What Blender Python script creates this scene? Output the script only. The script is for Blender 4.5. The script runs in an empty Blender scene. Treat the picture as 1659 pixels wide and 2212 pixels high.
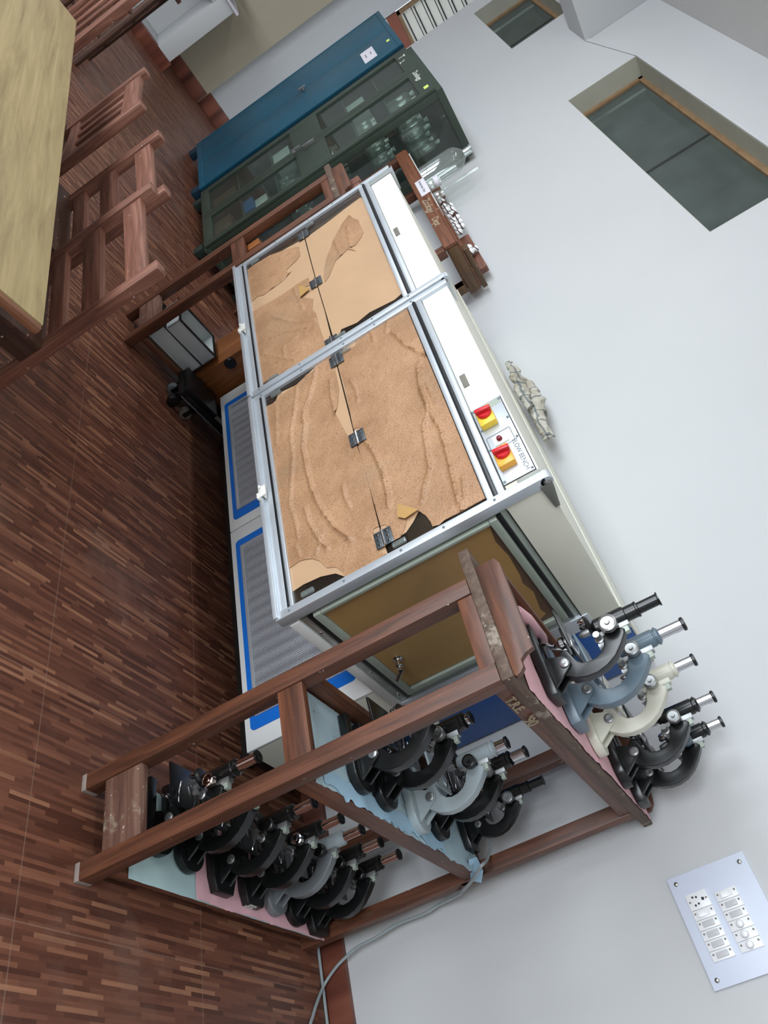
import bpy, bmesh, math, random
from mathutils import Vector, Matrix, noise
from mathutils.geometry import delaunay_2d_cdt
random.seed(7)
S = bpy.context.scene
C = S.collection
# ---------------------------------------------------------------- camera
CAMH = 1.56
R_RIGHT = Vector((0.190186, 0.492110, 0.849504))
R_UP = Vector((-0.692285, -0.546317, 0.471464))
R_BACK = Vector((0.696111, -0.677765, 0.236779))
cd = bpy.data.cameras.new('camera')
cam = bpy.data.objects.new('camera', cd); C.objects.link(cam)
m = Matrix.Identity(4)
for i, v in enumerate((R_RIGHT, R_UP, R_BACK)):
    m[0][i], m[1][i], m[2][i] = v
m.translation = (0, 0, CAMH)
cam.matrix_world = m
cd.sensor_fit = 'VERTICAL'; cd.sensor_height = 24.0
F_PX = 1692.87
cd.lens = F_PX / 2212 * 24.0
cd.clip_start = 0.02
S.camera = cam
def at(px, py, axis, val):
    """surveyed point: where the sight line through a spot of the photo meets the plane axis=val"""
    d = R_RIGHT * ((px - 829.5) / F_PX) - R_UP * ((py - 1106) / F_PX) - R_BACK
    o = Vector((0, 0, CAMH)); t = (val - o[axis]) / d[axis]
    return o + d * t
# ---------------------------------------------------------------- world, light, exposure
w = bpy.data.worlds.new('world'); S.world = w; w.use_nodes = True
bg = w.node_tree.nodes['Background']; bg.inputs[0].default_value = (0.80, 0.90, 1.0, 1); bg.inputs[1].default_value = 1.0
S.view_settings.view_transform = 'Standard'
S.view_settings.look = 'None'
S.view_settings.gamma = 1.0
S.view_settings.exposure = 0.56
S.view_settings.use_curve_mapping = False
def area(name, loc, rot, sx, sy, power, col=(1, 1, 1)):
    l = bpy.data.lights.new(name, 'AREA'); l.shape = 'RECTANGLE'; l.size = sx; l.size_y = sy
    l.energy = power; l.color = col
    o = bpy.data.objects.new(name, l); C.objects.link(o); o.location = loc; o.rotation_euler = rot
    return o
YW = -3.4            # window wall of the room, behind the camera's left
WINS = [(-8.2, -6.2), (-5.2, -2.4), (-1.6, 1.2)]
DAY = (0.86, 0.93, 1.0)
for i, (a, b) in enumerate(WINS):
    area('daylight', ((a + b) / 2, YW - 0.12, 1.75), (math.radians(90), 0, 0), b - a, 1.6, (30, 126, 150)[i], DAY)
# ceiling tubes of the room
for x in (-6.3, -3.0, 0.3):
    area('tube_light_glow', (x, -0.6, 3.40), (0, 0, 0), 1.2, 0.10, 14, (1.0, 0.97, 0.92))
area('tube_light_glow', (-4.4, 1.0, 3.40), (0, 0, 0), 1.2, 0.10, 10, (1.0, 0.97, 0.92))
# ---------------------------------------------------------------- materials
MAT = {}
def nodes(name):
    m = bpy.data.materials.new(name); m.use_nodes = True; MAT[name] = m
    nt = m.node_tree; b = nt.nodes['Principled BSDF']
    return m, nt, b
def lk(nt, a, b): nt.links.new(a, b)
def N(nt, t, **kw):
    n = nt.nodes.new(t)
    for k, v in kw.items(): setattr(n, k, v)
    return n
def coords(nt, scale=(1, 1, 1), rot=(0, 0, 0), loc=(0, 0, 0)):
    tc = N(nt, 'ShaderNodeTexCoord'); mp = N(nt, 'ShaderNodeMapping')
    mp.inputs['Scale'].default_value = scale; mp.inputs['Rotation'].default_value = rot; mp.inputs['Location'].default_value = loc
    lk(nt, tc.outputs['Object'], mp.inputs['Vector']); return mp.outputs['Vector']
def noise_tex(nt, vec, scale, detail=4, rough=.55, dist=0.0):
    n = N(nt, 'ShaderNodeTexNoise'); n.inputs['Scale'].default_value = scale; n.inputs['Detail'].default_value = detail
    n.inputs['Roughness'].default_value = rough; n.inputs['Distortion'].default_value = dist
    lk(nt, vec, n.inputs['Vector']); return n.outputs['Fac']
def ramp(nt, fac, stops):
    r = N(nt, 'ShaderNodeValToRGB'); el = r.color_ramp.elements
    while len(el) < len(stops): el.new(0.5)
    for e, (p, c) in zip(el, stops): e.position = p; e.color = (c[0], c[1], c[2], 1)
    lk(nt, fac, r.inputs['Fac']); return r.outputs['Color']
def mix(nt, fac, a, b, mode='MIX'):
    n = N(nt, 'ShaderNodeMix'); n.data_type = 'RGBA'; n.blend_type = mode
    for s_, v in ((n.inputs[0], fac), (n.inputs[6], a), (n.inputs[7], b)):
        if hasattr(v, 'links'): lk(nt, v, s_)
        elif isinstance(v, (int, float)): s_.default_value = v
        else: s_.default_value = (v[0], v[1], v[2], 1)
    return n.outputs[2]
def bump(nt, b, h, strength=.3, dist=.002):
    n = N(nt, 'ShaderNodeBump'); n.inputs['Strength'].default_value = strength; n.inputs['Distance'].default_value = dist
    lk(nt, h, n.inputs['Height']); lk(nt, n.outputs['Normal'], b.inputs['Normal'])
def srgb(r, g, b):
    f = lambda c: (c / 255 / 12.92) if c / 255 <= .04045 else ((c / 255 + .055) / 1.055) ** 2.4
    return (f(r), f(g), f(b))
def paint(name, col, rough=.4, var=.08, metal=0.0, spots=None, vs=6.0, bmp=0.0, spec=.5):
    m, nt, b = nodes(name); v = coords(nt)
    f = noise_tex(nt, v, vs, 5)
    c2 = tuple(c * (1 - var * 2) for c in col); c3 = tuple(min(1, c * (1 + var)) for c in col)
    c = ramp(nt, f, [(0.3, c2), (0.7, c3)])
    if spots:
        sc, thr, scol = spots
        f2 = noise_tex(nt, v, sc, 3, .7)
        c = mix(nt, ramp(nt, f2, [(thr, (0, 0, 0)), (thr + .02, (1, 1, 1))]), c, scol)
    lk(nt, c, b.inputs['Base Color']); b.inputs['Roughness'].default_value = rough; b.inputs['Metallic'].default_value = metal
    b.inputs['Specular IOR Level'].default_value = spec
    if bmp: bump(nt, b, noise_tex(nt, v, 60, 4), bmp, .002)
    return m
def wood(name, dark, mid, light, axis='Z', rough=.45, wear=None, sc=1.0):
    m, nt, b = nodes(name)
    s = {'X': (1.2, 14, 14), 'Y': (14, 1.2, 14), 'Z': (14, 14, 1.2)}[axis]
    v = coords(nt, tuple(k * sc for k in s)); v0 = coords(nt)
    f = noise_tex(nt, v, 3.0, 6, .6, .6)
    c = ramp(nt, f, [(.25, dark), (.5, mid), (.75, light)])
    s2 = {'X': (4, 120, 120), 'Y': (120, 4, 120), 'Z': (120, 120, 4)}[axis]
    f2 = noise_tex(nt, coords(nt, s2), 1.0, 2, .5)
    c = mix(nt, ramp(nt, f2, [(.35, (0, 0, 0)), (.75, (.35, .35, .35))]), c, dark)
    if wear:
        wcol, thr = wear
        f3 = noise_tex(nt, v0, 9, 6, .7)
        c = mix(nt, ramp(nt, f3, [(thr, (0, 0, 0)), (thr + .06, (.8, .8, .8))]), c, wcol)
        f4 = noise_tex(nt, v0, 55, 2, .5)
        c = mix(nt, ramp(nt, f4, [(.74, (0, 0, 0)), (.76, (1, 1, 1))]), c, srgb(190, 170, 155))
    lk(nt, c, b.inputs['Base Color']); b.inputs['Roughness'].default_value = rough
    bump(nt, b, f2, .12, .001)
    return m
WD = (srgb(50, 30, 22), srgb(96, 58, 40), srgb(124, 78, 55))
for ax in 'XYZ':
    wood('rack_wood_' + ax, *WD, axis=ax, wear=(srgb(86, 70, 60), .66))
    wood('chair_wood_' + ax, srgb(74, 44, 32), srgb(116, 74, 58), srgb(150, 106, 90), axis=ax, rough=.5, wear=(srgb(140, 120, 110), .68))
    wood('dark_wood_' + ax, srgb(40, 24, 18), srgb(70, 44, 32), srgb(92, 60, 44), axis=ax, rough=.55, wear=(srgb(110, 95, 82), .70))
wood('stand_wood', srgb(74, 42, 26), srgb(116, 70, 46), srgb(142, 92, 62), axis='X', wear=(srgb(90, 60, 42), .7))
wood('stand_side', srgb(58, 40, 24), srgb(92, 66, 40), srgb(116, 86, 54), axis='Y', wear=(srgb(70, 50, 34), .66))
wood('orange_wood', srgb(110, 62, 30), srgb(150, 92, 50), srgb(178, 116, 68), axis='Z')
wood('worn_shelf', srgb(62, 48, 40), srgb(88, 70, 58), srgb(118, 100, 84), axis='Y', rough=.65, wear=(srgb(150, 140, 125), .6))
wood('table_top', srgb(136, 120, 84), srgb(172, 154, 110), srgb(190, 172, 128), axis='X', rough=.42, sc=.8)
wood('table_edge', srgb(96, 60, 40), srgb(130, 86, 60), srgb(150, 104, 74), axis='Y', rough=.5)
paint('plaster_wear', srgb(148, 134, 126), .8, .12, vs=30)
wood('worn_rail', srgb(66, 46, 38), srgb(108, 74, 60), srgb(140, 112, 96), axis='X', rough=.65, wear=(srgb(150, 138, 118), .58))
paint('window_board', srgb(50, 64, 58), .8, .1, vs=2)
paint('hinge_steel', srgb(96, 104, 110), .35, .2, metal=.7, vs=40)
paint('amber_paper', srgb(176, 138, 80), .5, .05)
paint('wall', srgb(193, 195, 196), .75, .015, vs=1.2, spec=.25)
paint('wall_beige', srgb(172, 164, 144), .8, .03, vs=1.0, spec=.2)
paint('ceiling', srgb(200, 200, 198), .85, .01, vs=1.0, spec=.2)
paint('reveal', srgb(178, 178, 164), .8, .05, vs=3)
paint('bench_white', srgb(226, 228, 226), .28, .01, vs=3)
paint('bench_cream', srgb(222, 222, 206), .35, .02, vs=3)
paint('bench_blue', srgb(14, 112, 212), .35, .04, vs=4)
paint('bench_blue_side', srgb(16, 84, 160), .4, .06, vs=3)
paint('aluminium', srgb(205, 212, 218), .35, .03, metal=.55, vs=9)
paint('aluminium_dark', srgb(162, 172, 160), .38, .04, metal=.15, vs=9)
paint('steel_bracket', srgb(128, 130, 122), .45, .04, metal=.5)
paint('zinc', srgb(190, 196, 190), .3, .1, metal=.9, vs=30)
paint('seal', srgb(16, 18, 20), .35, .1)
paint('black_plastic', srgb(22, 22, 22), .35, .1)
paint('tan_paper', srgb(184, 150, 116), .55, .04, vs=5)
paint('side_paper', srgb(168, 132, 80), .5, .08, vs=2.5)
paint('white_plastic', srgb(232, 232, 226), .35, .02)
paint('cream_plastic', srgb(214, 208, 190), .4, .03)
paint('yellow_plastic', srgb(236, 202, 60), .35, .03)
paint('amber_plastic', srgb(238, 172, 62), .35, .03)
paint('red_plastic', srgb(206, 30, 42), .35, .05)
paint('dark_red', srgb(120, 14, 40), .3, .05)
paint('chrome', srgb(205, 205, 208), .12, .03, metal=1.0)
paint('brushed', srgb(158, 160, 160), .38, .06, metal=.85, vs=20)
paint('pinkish_chrome', srgb(210, 190, 182), .14, .03, metal=1.0)
paint('scope_black', srgb(17, 19, 19), .28, .1, vs=10, spots=(70, .80, srgb(110, 112, 108)))
paint('scope_blue', srgb(98, 116, 128), .35, .05, vs=10, spots=(70, .82, srgb(180, 180, 176)))
paint('scope_cream', srgb(206, 205, 190), .35, .03, vs=10, spots=(70, .83, srgb(120, 110, 90)))
paint('scope_silver', srgb(160, 172, 176), .38, .04, vs=10)
paint('scope_grey', srgb(122, 128, 132), .35, .05, metal=.3, vs=10)
paint('pink_cloth', srgb(230, 182, 190), .75, .05, vs=8, spots=(45, .76, srgb(190, 110, 130)))
paint('deep_pink', srgb(205, 120, 140), .7, .05)
paint('pale_blue_paper', srgb(182, 208, 218), .7, .05, vs=8, spots=(34, .66, srgb(120, 134, 134)))
paint('torn_blue', srgb(168, 204, 226), .7, .05, vs=10)
paint('deep_blue_paper', srgb(52, 110, 160), .7, .05, vs=10)
paint('cyan_paper', srgb(180, 208, 210), .7, .04, vs=8, spots=(45, .74, srgb(100, 120, 118)))
paint('cupboard_blue', srgb(16, 78, 100), .38, .10, vs=2.5, spots=(38, .77, srgb(96, 140, 160)))
paint('cupboard_blue_dark', srgb(14, 46, 62), .45, .12, vs=4)
paint('cupboard_green', srgb(50, 62, 52), .45, .10, vs=2.5, spots=(45, .79, srgb(150, 160, 150)))
paint('cupboard_inside', srgb(56, 74, 66), .6, .08, vs=4)
paint('cupboard_back', srgb(28, 42, 36), .7, .08, vs=4)
paint('cable_grey', srgb(150, 160, 162), .5, .03)
paint('plug_grey', srgb(104, 114, 118), .5, .03)
paint('paper_white', srgb(216, 214, 222), .7, .02)
paint('note_green', srgb(214, 236, 120), .6, .02)
paint('ink', srgb(110, 110, 120), .8, .02)
paint('chalk', srgb(158, 142, 118), .85, .05)
paint('chalk_white', srgb(205, 210, 200), .85, .05)
paint('maroon', srgb(116, 66, 50), .5, .05)
paint('door_brown', srgb(140, 82, 62), .5, .05)
paint('frame_wood', srgb(140, 112, 80), .6, .12, vs=20)
paint('grime', srgb(34, 38, 34), .6, .1)
paint('switch_plate', srgb(204, 212, 228), .42, .01, vs=2)
paint('switch_white', srgb(226, 228, 230), .3, .01)
paint('rocker_grey', srgb(196, 198, 200), .35, .01)
paint('hole', srgb(28, 32, 44), .6, .02)
paint('shell_white', srgb(232, 234, 234), .3, .02)
paint('shell_brown', srgb(74, 44, 40), .4, .1)
paint('folder_yellow', srgb(206, 174, 84), .6, .05)
paint('tray_white', srgb(196, 204, 204), .4, .03)
paint('box_blue', srgb(40, 98, 150), .5, .08)
paint('box_brown', srgb(92, 70, 52), .7, .1)
paint('mesh_brown', srgb(96, 72, 50), .6, .1)
paint('cloth_lining', srgb(120, 118, 104), .8, .05)
paint('rubber', srgb(120, 116, 106), .6, .1)
def glass(name, tint, rough=.02, alpha=.25, dif=(.35, .40, .38), gl_=(.5, .05)):
    m, nt, b = nodes(name)
    tr = N(nt, 'ShaderNodeBsdfTransparent'); tr.inputs[0].default_value = (*tint, 1)
    gl = N(nt, 'ShaderNodeBsdfGlossy'); gl.inputs['Roughness'].default_value = rough
    df = N(nt, 'ShaderNodeBsdfDiffuse'); df.inputs[0].default_value = (*dif, 1)
    lw = N(nt, 'ShaderNodeLayerWeight'); lw.inputs['Blend'].default_value = .5
    pw = N(nt, 'ShaderNodeMath'); pw.operation = 'POWER'; lk(nt, lw.outputs['Facing'], pw.inputs[0]); pw.inputs[1].default_value = 3.0
    fr = N(nt, 'ShaderNodeMath'); fr.operation = 'MULTIPLY_ADD'; lk(nt, pw.outputs[0], fr.inputs[0]); fr.inputs[1].default_value = gl_[0]; fr.inputs[2].default_value = gl_[1]
    m1 = N(nt, 'ShaderNodeMixShader'); m2 = N(nt, 'ShaderNodeMixShader')
    v = coords(nt); f = noise_tex(nt, v, 5, 4)
    mr = N(nt, 'ShaderNodeMapRange'); mr.inputs['To Min'].default_value = alpha * .5; mr.inputs['To Max'].default_value = alpha * 1.5
    lk(nt, f, mr.inputs['Value'])
    lk(nt, mr.outputs[0], m1.inputs[0]); lk(nt, tr.outputs[0], m1.inputs[1]); lk(nt, df.outputs[0], m1.inputs[2])
    lk(nt, fr.outputs[0], m2.inputs[0]); lk(nt, m1.outputs[0], m2.inputs[1]); lk(nt, gl.outputs[0], m2.inputs[2])
    lk(nt, m2.outputs[0], nt.nodes['Material Output'].inputs[0])
    return m
glass('cabinet_glass', (.80, .86, .82), .03, .05, (.3, .34, .32), (.3, .035))
glass('bench_glass', (.74, .66, .60), .04, .06, (.22, .18, .15), (.3, .03))
glass('window_glass', (.55, .60, .57), .08, .22, (.26, .31, .29), (.3, .03))
glass('bottle_glass', (.93, .97, .95), .05, .12, (.70, .76, .74), (.6, .10))
glass('clear_plastic', (.8, .8, .8), .1, .3)
paint('louvre_glass', srgb(236, 234, 222), .3, .03)
def film_mat():
    m, nt, b = nodes('kraft_film'); v = coords(nt)
    f = noise_tex(nt, v, 7, 6, .6); c = ramp(nt, f, [(.3, srgb(152, 114, 80)), (.7, srgb(182, 142, 106))])
    f2 = noise_tex(nt, v, 210, 3, .75)
    c = mix(nt, ramp(nt, f2, [(.53, (0, 0, 0)), (.63, (.9, .9, .9))]), c, srgb(112, 80, 58))
    f3 = noise_tex(nt, v, 140, 3, .7)
    c = mix(nt, ramp(nt, f3, [(.66, (0, 0, 0)), (.72, (.5, .5, .5))]), c, srgb(222, 184, 152))
    f4 = noise_tex(nt, v, 3.2, 5, .6)
    c = mix(nt, ramp(nt, f4, [(.56, (0, 0, 0)), (.72, (.5, .5, .5))]), c, srgb(140, 122, 96))
    lk(nt, c, b.inputs['Base Color']); b.inputs['Roughness'].default_value = .48
    bump(nt, b, noise_tex(nt, v, 22, 6, .65, 1.0), .5, .006)
film_mat()
def filt():
    m, nt, b = nodes('filter_mesh')
    tc = N(nt, 'ShaderNodeTexCoord'); mp = N(nt, 'ShaderNodeMapping'); mp.inputs['Rotation'].default_value = (0, 0, 0)
    mp.inputs['Scale'].default_value = (1, 1, 1); lk(nt, tc.outputs['Object'], mp.inputs['Vector'])
    sep = N(nt, 'ShaderNodeSeparateXYZ'); lk(nt, mp.outputs[0], sep.inputs[0])
    cmb = N(nt, 'ShaderNodeCombineXYZ'); lk(nt, sep.outputs['X'], cmb.inputs[0]); lk(nt, sep.outputs['Z'], cmb.inputs[1])
    vo = N(nt, 'ShaderNodeTexVoronoi'); vo.inputs['Scale'].default_value = 165; vo.inputs['Randomness'].default_value = .12
    lk(nt, cmb.outputs[0], vo.inputs['Vector'])
    c = ramp(nt, vo.outputs['Distance'], [(.28, srgb(60, 62, 66)), (.40, srgb(190, 194, 200))])
    lk(nt, c, b.inputs['Base Color']); b.inputs['Roughness'].default_value = .45; b.inputs['Metallic'].default_value = .35
filt()
def perf():
    m, nt, b = nodes('perforated_brown')
    vo = N(nt, 'ShaderNodeTexVoronoi'); vo.inputs['Scale'].default_value = 110; vo.inputs['Randomness'].default_value = .1
    lk(nt, coords(nt), vo.inputs['Vector'])
    lk(nt, ramp(nt, vo.outputs['Distance'], [(.30, srgb(22, 16, 12)), (.42, srgb(96, 74, 58))]), b.inputs['Base Color'])
    b.inputs['Roughness'].default_value = .5
perf()
def floor_mat():
    m, nt, b = nodes('floor')
    tc = N(nt, 'ShaderNodeTexCoord'); sep = N(nt, 'ShaderNodeSeparateXYZ'); lk(nt, tc.outputs['Object'], sep.inputs[0])
    def M(op, a, b_=None, c_=None):
        n = N(nt, 'ShaderNodeMath'); n.operation = op
        for i, v in enumerate((a, b_, c_)):
            if v is None: continue
            if hasattr(v, 'links'): lk(nt, v, n.inputs[i])
            else: n.inputs[i].default_value = v
        return n.outputs[0]
    u, v = sep.outputs['Y'], sep.outputs['X']
    row = M('FLOOR', M('DIVIDE', v, .0115))
    wn = N(nt, 'ShaderNodeTexWhiteNoise'); wn.noise_dimensions = '1D'; lk(nt, row, wn.inputs['W'])
    u2 = M('ADD', M('DIVIDE', u, .125), M('MULTIPLY', wn.outputs['Value'], 7.3))
    col = M('FLOOR', u2)
    cmb = N(nt, 'ShaderNodeCombineXYZ'); lk(nt, row, cmb.inputs[0]); lk(nt, col, cmb.inputs[1])
    wn2 = N(nt, 'ShaderNodeTexWhiteNoise'); wn2.noise_dimensions = '2D'; lk(nt, cmb.outputs[0], wn2.inputs['Vector'])
    c = ramp(nt, wn2.outputs['Value'], [(0, srgb(84, 50, 38)), (.45, srgb(112, 70, 54)), (.82, srgb(132, 86, 66)), (1, srgb(168, 120, 92))])
    # streaks inside a strip
    f = noise_tex(nt, coords(nt, (90, 6, 1)), 1.0, 3)
    c = mix(nt, ramp(nt, f, [(.3, (0, 0, 0)), (.7, (.35, .35, .35))]), c, srgb(60, 38, 32))
    # worn dusty patches
    f2 = noise_tex(nt, coords(nt), 2.2, 6, .65)
    c = mix(nt, ramp(nt, f2, [(.55, (0, 0, 0)), (.78, (.5, .5, .5))]), c, srgb(140, 116, 104))
    # sheet joints every 0.65 m
    jx = M('ABSOLUTE', M('SUBTRACT', M('FRACT', M('DIVIDE', M('ADD', sep.outputs['X'], .75 + 6.5), .65)), .5))
    jy = M('ABSOLUTE', M('SUBTRACT', M('FRACT', M('DIVIDE', M('SUBTRACT', sep.outputs['Y'], 1.29 - 6.5), .65)), .5))
    g = M('GREATER_THAN', M('MAXIMUM', jx, jy), .4975)
    c = mix(nt, M('MULTIPLY', g, .42), c, srgb(150, 126, 110))
    lk(nt, c, b.inputs['Base Color']); b.inputs['Roughness'].default_value = .42; b.inputs['Specular IOR Level'].default_value = .4
floor_mat()
def skirt_mat():
    m, nt, b = nodes('skirting')
    v = coords(nt, (9, 9, 1)); f = noise_tex(nt, v, 1.0, 1)
    c = ramp(nt, f, [(.35, srgb(78, 40, 32)), (.5, srgb(108, 60, 46)), (.65, srgb(132, 78, 60))])
    lk(nt, c, b.inputs['Base Color']); b.inputs['Roughness'].default_value = .4
skirt_mat()
def cloth_mat():
    m, nt, b = nodes('check_cloth')
    v = coords(nt)
    w1 = N(nt, 'ShaderNodeTexWave'); w1.bands_direction = 'X'; w1.inputs['Scale'].default_value = 4; w1.inputs['Distortion'].default_value = 4; lk(nt, v, w1.inputs['Vector'])
    w2 = N(nt, 'ShaderNodeTexWave'); w2.bands_direction = 'Z'; w2.inputs['Scale'].default_value = 4; w2.inputs['Distortion'].default_value = 4; lk(nt, v, w2.inputs['Vector'])
    f = noise_tex(nt, v, 10, 4); c = ramp(nt, f, [(.35, srgb(150, 142, 124)), (.65, srgb(196, 194, 184))])
    c = mix(nt, ramp(nt, w1.outputs['Fac'], [(.955, (0, 0, 0)), (.995, (.7, .7, .7))]), c, srgb(70, 84, 92))
    c = mix(nt, ramp(nt, w2.outputs['Fac'], [(.955, (0, 0, 0)), (.995, (.7, .7, .7))]), c, srgb(70, 84, 92))
    lk(nt, c, b.inputs['Base Color']); b.inputs['Roughness'].default_value = .9
cloth_mat()
# ---------------------------------------------------------------- mesh helpers
class MB:
    def __init__(s): s.v = []; s.f = []; s.sm = False
    def add(s, vs, fs):
        o = len(s.v); s.v += [Vector(v) for v in vs]; s.f += [tuple(i + o for i in f) for f in fs]; return s
    def box(s, x0, x1, y0, y1, z0, z1, M=None):
        vs = [(x, y, z) for z in (z0, z1) for y in (y0, y1) for x in (x0, x1)]
        if M is not None: vs = [M @ Vector(v) for v in vs]
        return s.add(vs, [(0, 2, 3, 1), (4, 5, 7, 6), (0, 1, 5, 4), (2, 6, 7, 3), (0, 4, 6, 2), (1, 3, 7, 5)])
    def prism(s, poly, axis, a, b, M=None):
        """poly: 2D points in the two remaining axes (order x,y,z), extruded from a to b along axis"""
        def p3(p, t):
            q = list(p); q.insert(axis, t); return Vector(q)
        n = len(poly); vs = [p3(p, a) for p in poly] + [p3(p, b) for p in poly]
        if M is not None: vs = [M @ v for v in vs]
        fs = [tuple(range(n)), tuple(range(2 * n - 1, n - 1, -1))] + [(i, i + n, (i + 1) % n + n, (i + 1) % n) for i in range(n)]
        return s.add(vs, fs)
    def cyl(s, p0, p1, r0, r1=None, n=20, caps=True):
        p0 = Vector(p0); p1 = Vector(p1); r1 = r0 if r1 is None else r1
        d = (p1 - p0).normalized(); a = d.orthogonal().normalized(); b = d.cross(a)
        vs = []
        for p, r in ((p0, r0), (p1, r1)):
            for i in range(n):
                t = 2 * math.pi * i / n; vs.append(p + a * (r * math.cos(t)) + b * (r * math.sin(t)))
        fs = [(i, (i + 1) % n, (i + 1) % n + n, i + n) for i in range(n)]
        if caps: fs += [tuple(range(n - 1, -1, -1)), tuple(range(n, 2 * n))]
        return s.add(vs, fs)
    def lathe(s, prof, p0=(0, 0, 0), d=(0, 0, 1), n=24):
        p0 = Vector(p0); d = Vector(d).normalized(); a = d.orthogonal().normalized(); b = d.cross(a); vs = []; fs = []
        k = len(prof)
        for r, h in prof:
            r = max(r, 1e-5)
            for i in range(n):
                t = 2 * math.pi * i / n; vs.append(p0 + d * h + a * (r * math.cos(t)) + b * (r * math.sin(t)))
        for j in range(k - 1):
            for i in range(n): fs.append((j * n + i, j * n + (i + 1) % n, (j + 1) * n + (i + 1) % n, (j + 1) * n + i))
        fs.append(tuple(range(n - 1, -1, -1))); fs.append(tuple(range((k - 1) * n, k * n)))
        return s.add(vs, fs)
    def tube(s, pts, r, n=8, flat=1.0):
        pts = [Vector(p) for p in pts]; vs = []; fs = []; up = None
        for i, p in enumerate(pts):
            d = (pts[min(i + 1, len(pts) - 1)] - pts[max(i - 1, 0)]).normalized()
            if up is None: up = d.orthogonal().normalized()
            up = (up - d * up.dot(d)).normalized(); b = d.cross(up)
            rr = r[i] if isinstance(r, (list, tuple)) else r
            for j in range(n):
                t = 2 * math.pi * j / n; vs.append(p + up * (rr * math.cos(t)) + b * (rr * math.sin(t) * flat))
        for i in range(len(pts) - 1):
            for j in range(n): fs.append((i * n + j, i * n + (j + 1) % n, (i + 1) * n + (j + 1) % n, (i + 1) * n + j))
        fs.append(tuple(range(n - 1, -1, -1))); fs.append(tuple(range((len(pts) - 1) * n, len(pts) * n)))
        return s.add(vs, fs)
    def build(s, name, mat, parent=None, bev=0.0, smooth=35, origin=None, seg=2):
        me = bpy.data.meshes.new(name)
        off = Vector((0, 0, 0))
        if parent is not None: off = Vector(parent.get('_w', (0, 0, 0)))
        elif origin is None:
            xs = [v.x for v in s.v]; ys = [v.y for v in s.v]; zs = [v.z for v in s.v]
            off = Vector(((min(xs) + max(xs)) / 2, (min(ys) + max(ys)) / 2, min(zs)))
        else: off = Vector(origin)
        me.from_pydata([v - off for v in s.v], [], s.f)
        bm = bmesh.new(); bm.from_mesh(me)
        bmesh.ops.recalc_face_normals(bm, faces=bm.faces)
        if bev > 0:
            ed = [e for e in bm.edges if len(e.link_faces) == 2 and e.calc_face_angle(0) > .5]
            bmesh.ops.bevel(bm, geom=ed, offset=bev, segments=seg, affect='EDGES', clamp_overlap=True, profile=.6)
        bm.to_mesh(me); bm.free()
        if smooth:
            for p in me.polygons: p.use_smooth = True
            me.set_sharp_from_angle(angle=math.radians(smooth))
        me.materials.append(MAT[mat] if isinstance(mat, str) else mat)
        o = bpy.data.objects.new(name, me); C.objects.link(o)
        if parent is not None:
            o.parent = parent; o['_w'] = tuple(off)
        else:
            o.location = off; o['_w'] = tuple(off)
        return o
def B(name, mat, parent, x0, x1, y0, y1, z0, z1, bev=0.002): return MB().box(x0, x1, y0, y1, z0, z1).build(name, mat, parent, bev)
def thing(name, label, cat, loc, group=None, rz=0.0, local=False):
    o = bpy.data.objects.new(name, None); C.objects.link(o); o.location = loc; o.rotation_euler = (0, 0, rz); o.empty_display_size = .05
    o['_w'] = (0.0, 0.0, 0.0) if local else tuple(loc)
    o['label'] = label; o['category'] = cat
    if group: o['group'] = group
    return o
def tag(o, label, cat, group=None, kind=None):
    o['label'] = label; o['category'] = cat
    if group: o['group'] = group
    if kind: o['kind'] = kind
    return o
def struct(o, kind='structure'):
    o['kind'] = kind; return o
def text(name, body, size, loc, right, up, mat, parent, bold=0.0, extr=.0004, shear=0.0, spacing=1.0):
    cu = bpy.data.curves.new(name, 'FONT'); cu.body = body; cu.size = size; cu.extrude = extr; cu.offset = bold; cu.shear = shear
    cu.space_character = spacing; cu.resolution_u = 3
    o = bpy.data.objects.new(name + '_tmp', cu); C.objects.link(o)
    bpy.context.view_layer.update()
    me = bpy.data.meshes.new_from_object(o.evaluated_get(bpy.context.evaluated_depsgraph_get()))
    bpy.data.objects.remove(o)
    r = Vector(right).normalized(); u = Vector(up).normalized(); u = (u - r * u.dot(r)).normalized(); nrm = r.cross(u)
    off = Vector(parent['_w']) if parent is not None else Vector((0, 0, 0))
    L = Vector(loc)
    for v in me.vertices:
        c = v.co.copy(); v.co = L + r * c.x + u * c.y + nrm * c.z - off
    me.materials.clear(); me.materials.append(MAT[mat])
    ob = bpy.data.objects.new(name, me); C.objects.link(ob)
    if parent is not None: ob.parent = parent; ob['_w'] = tuple(off)
    return ob
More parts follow.
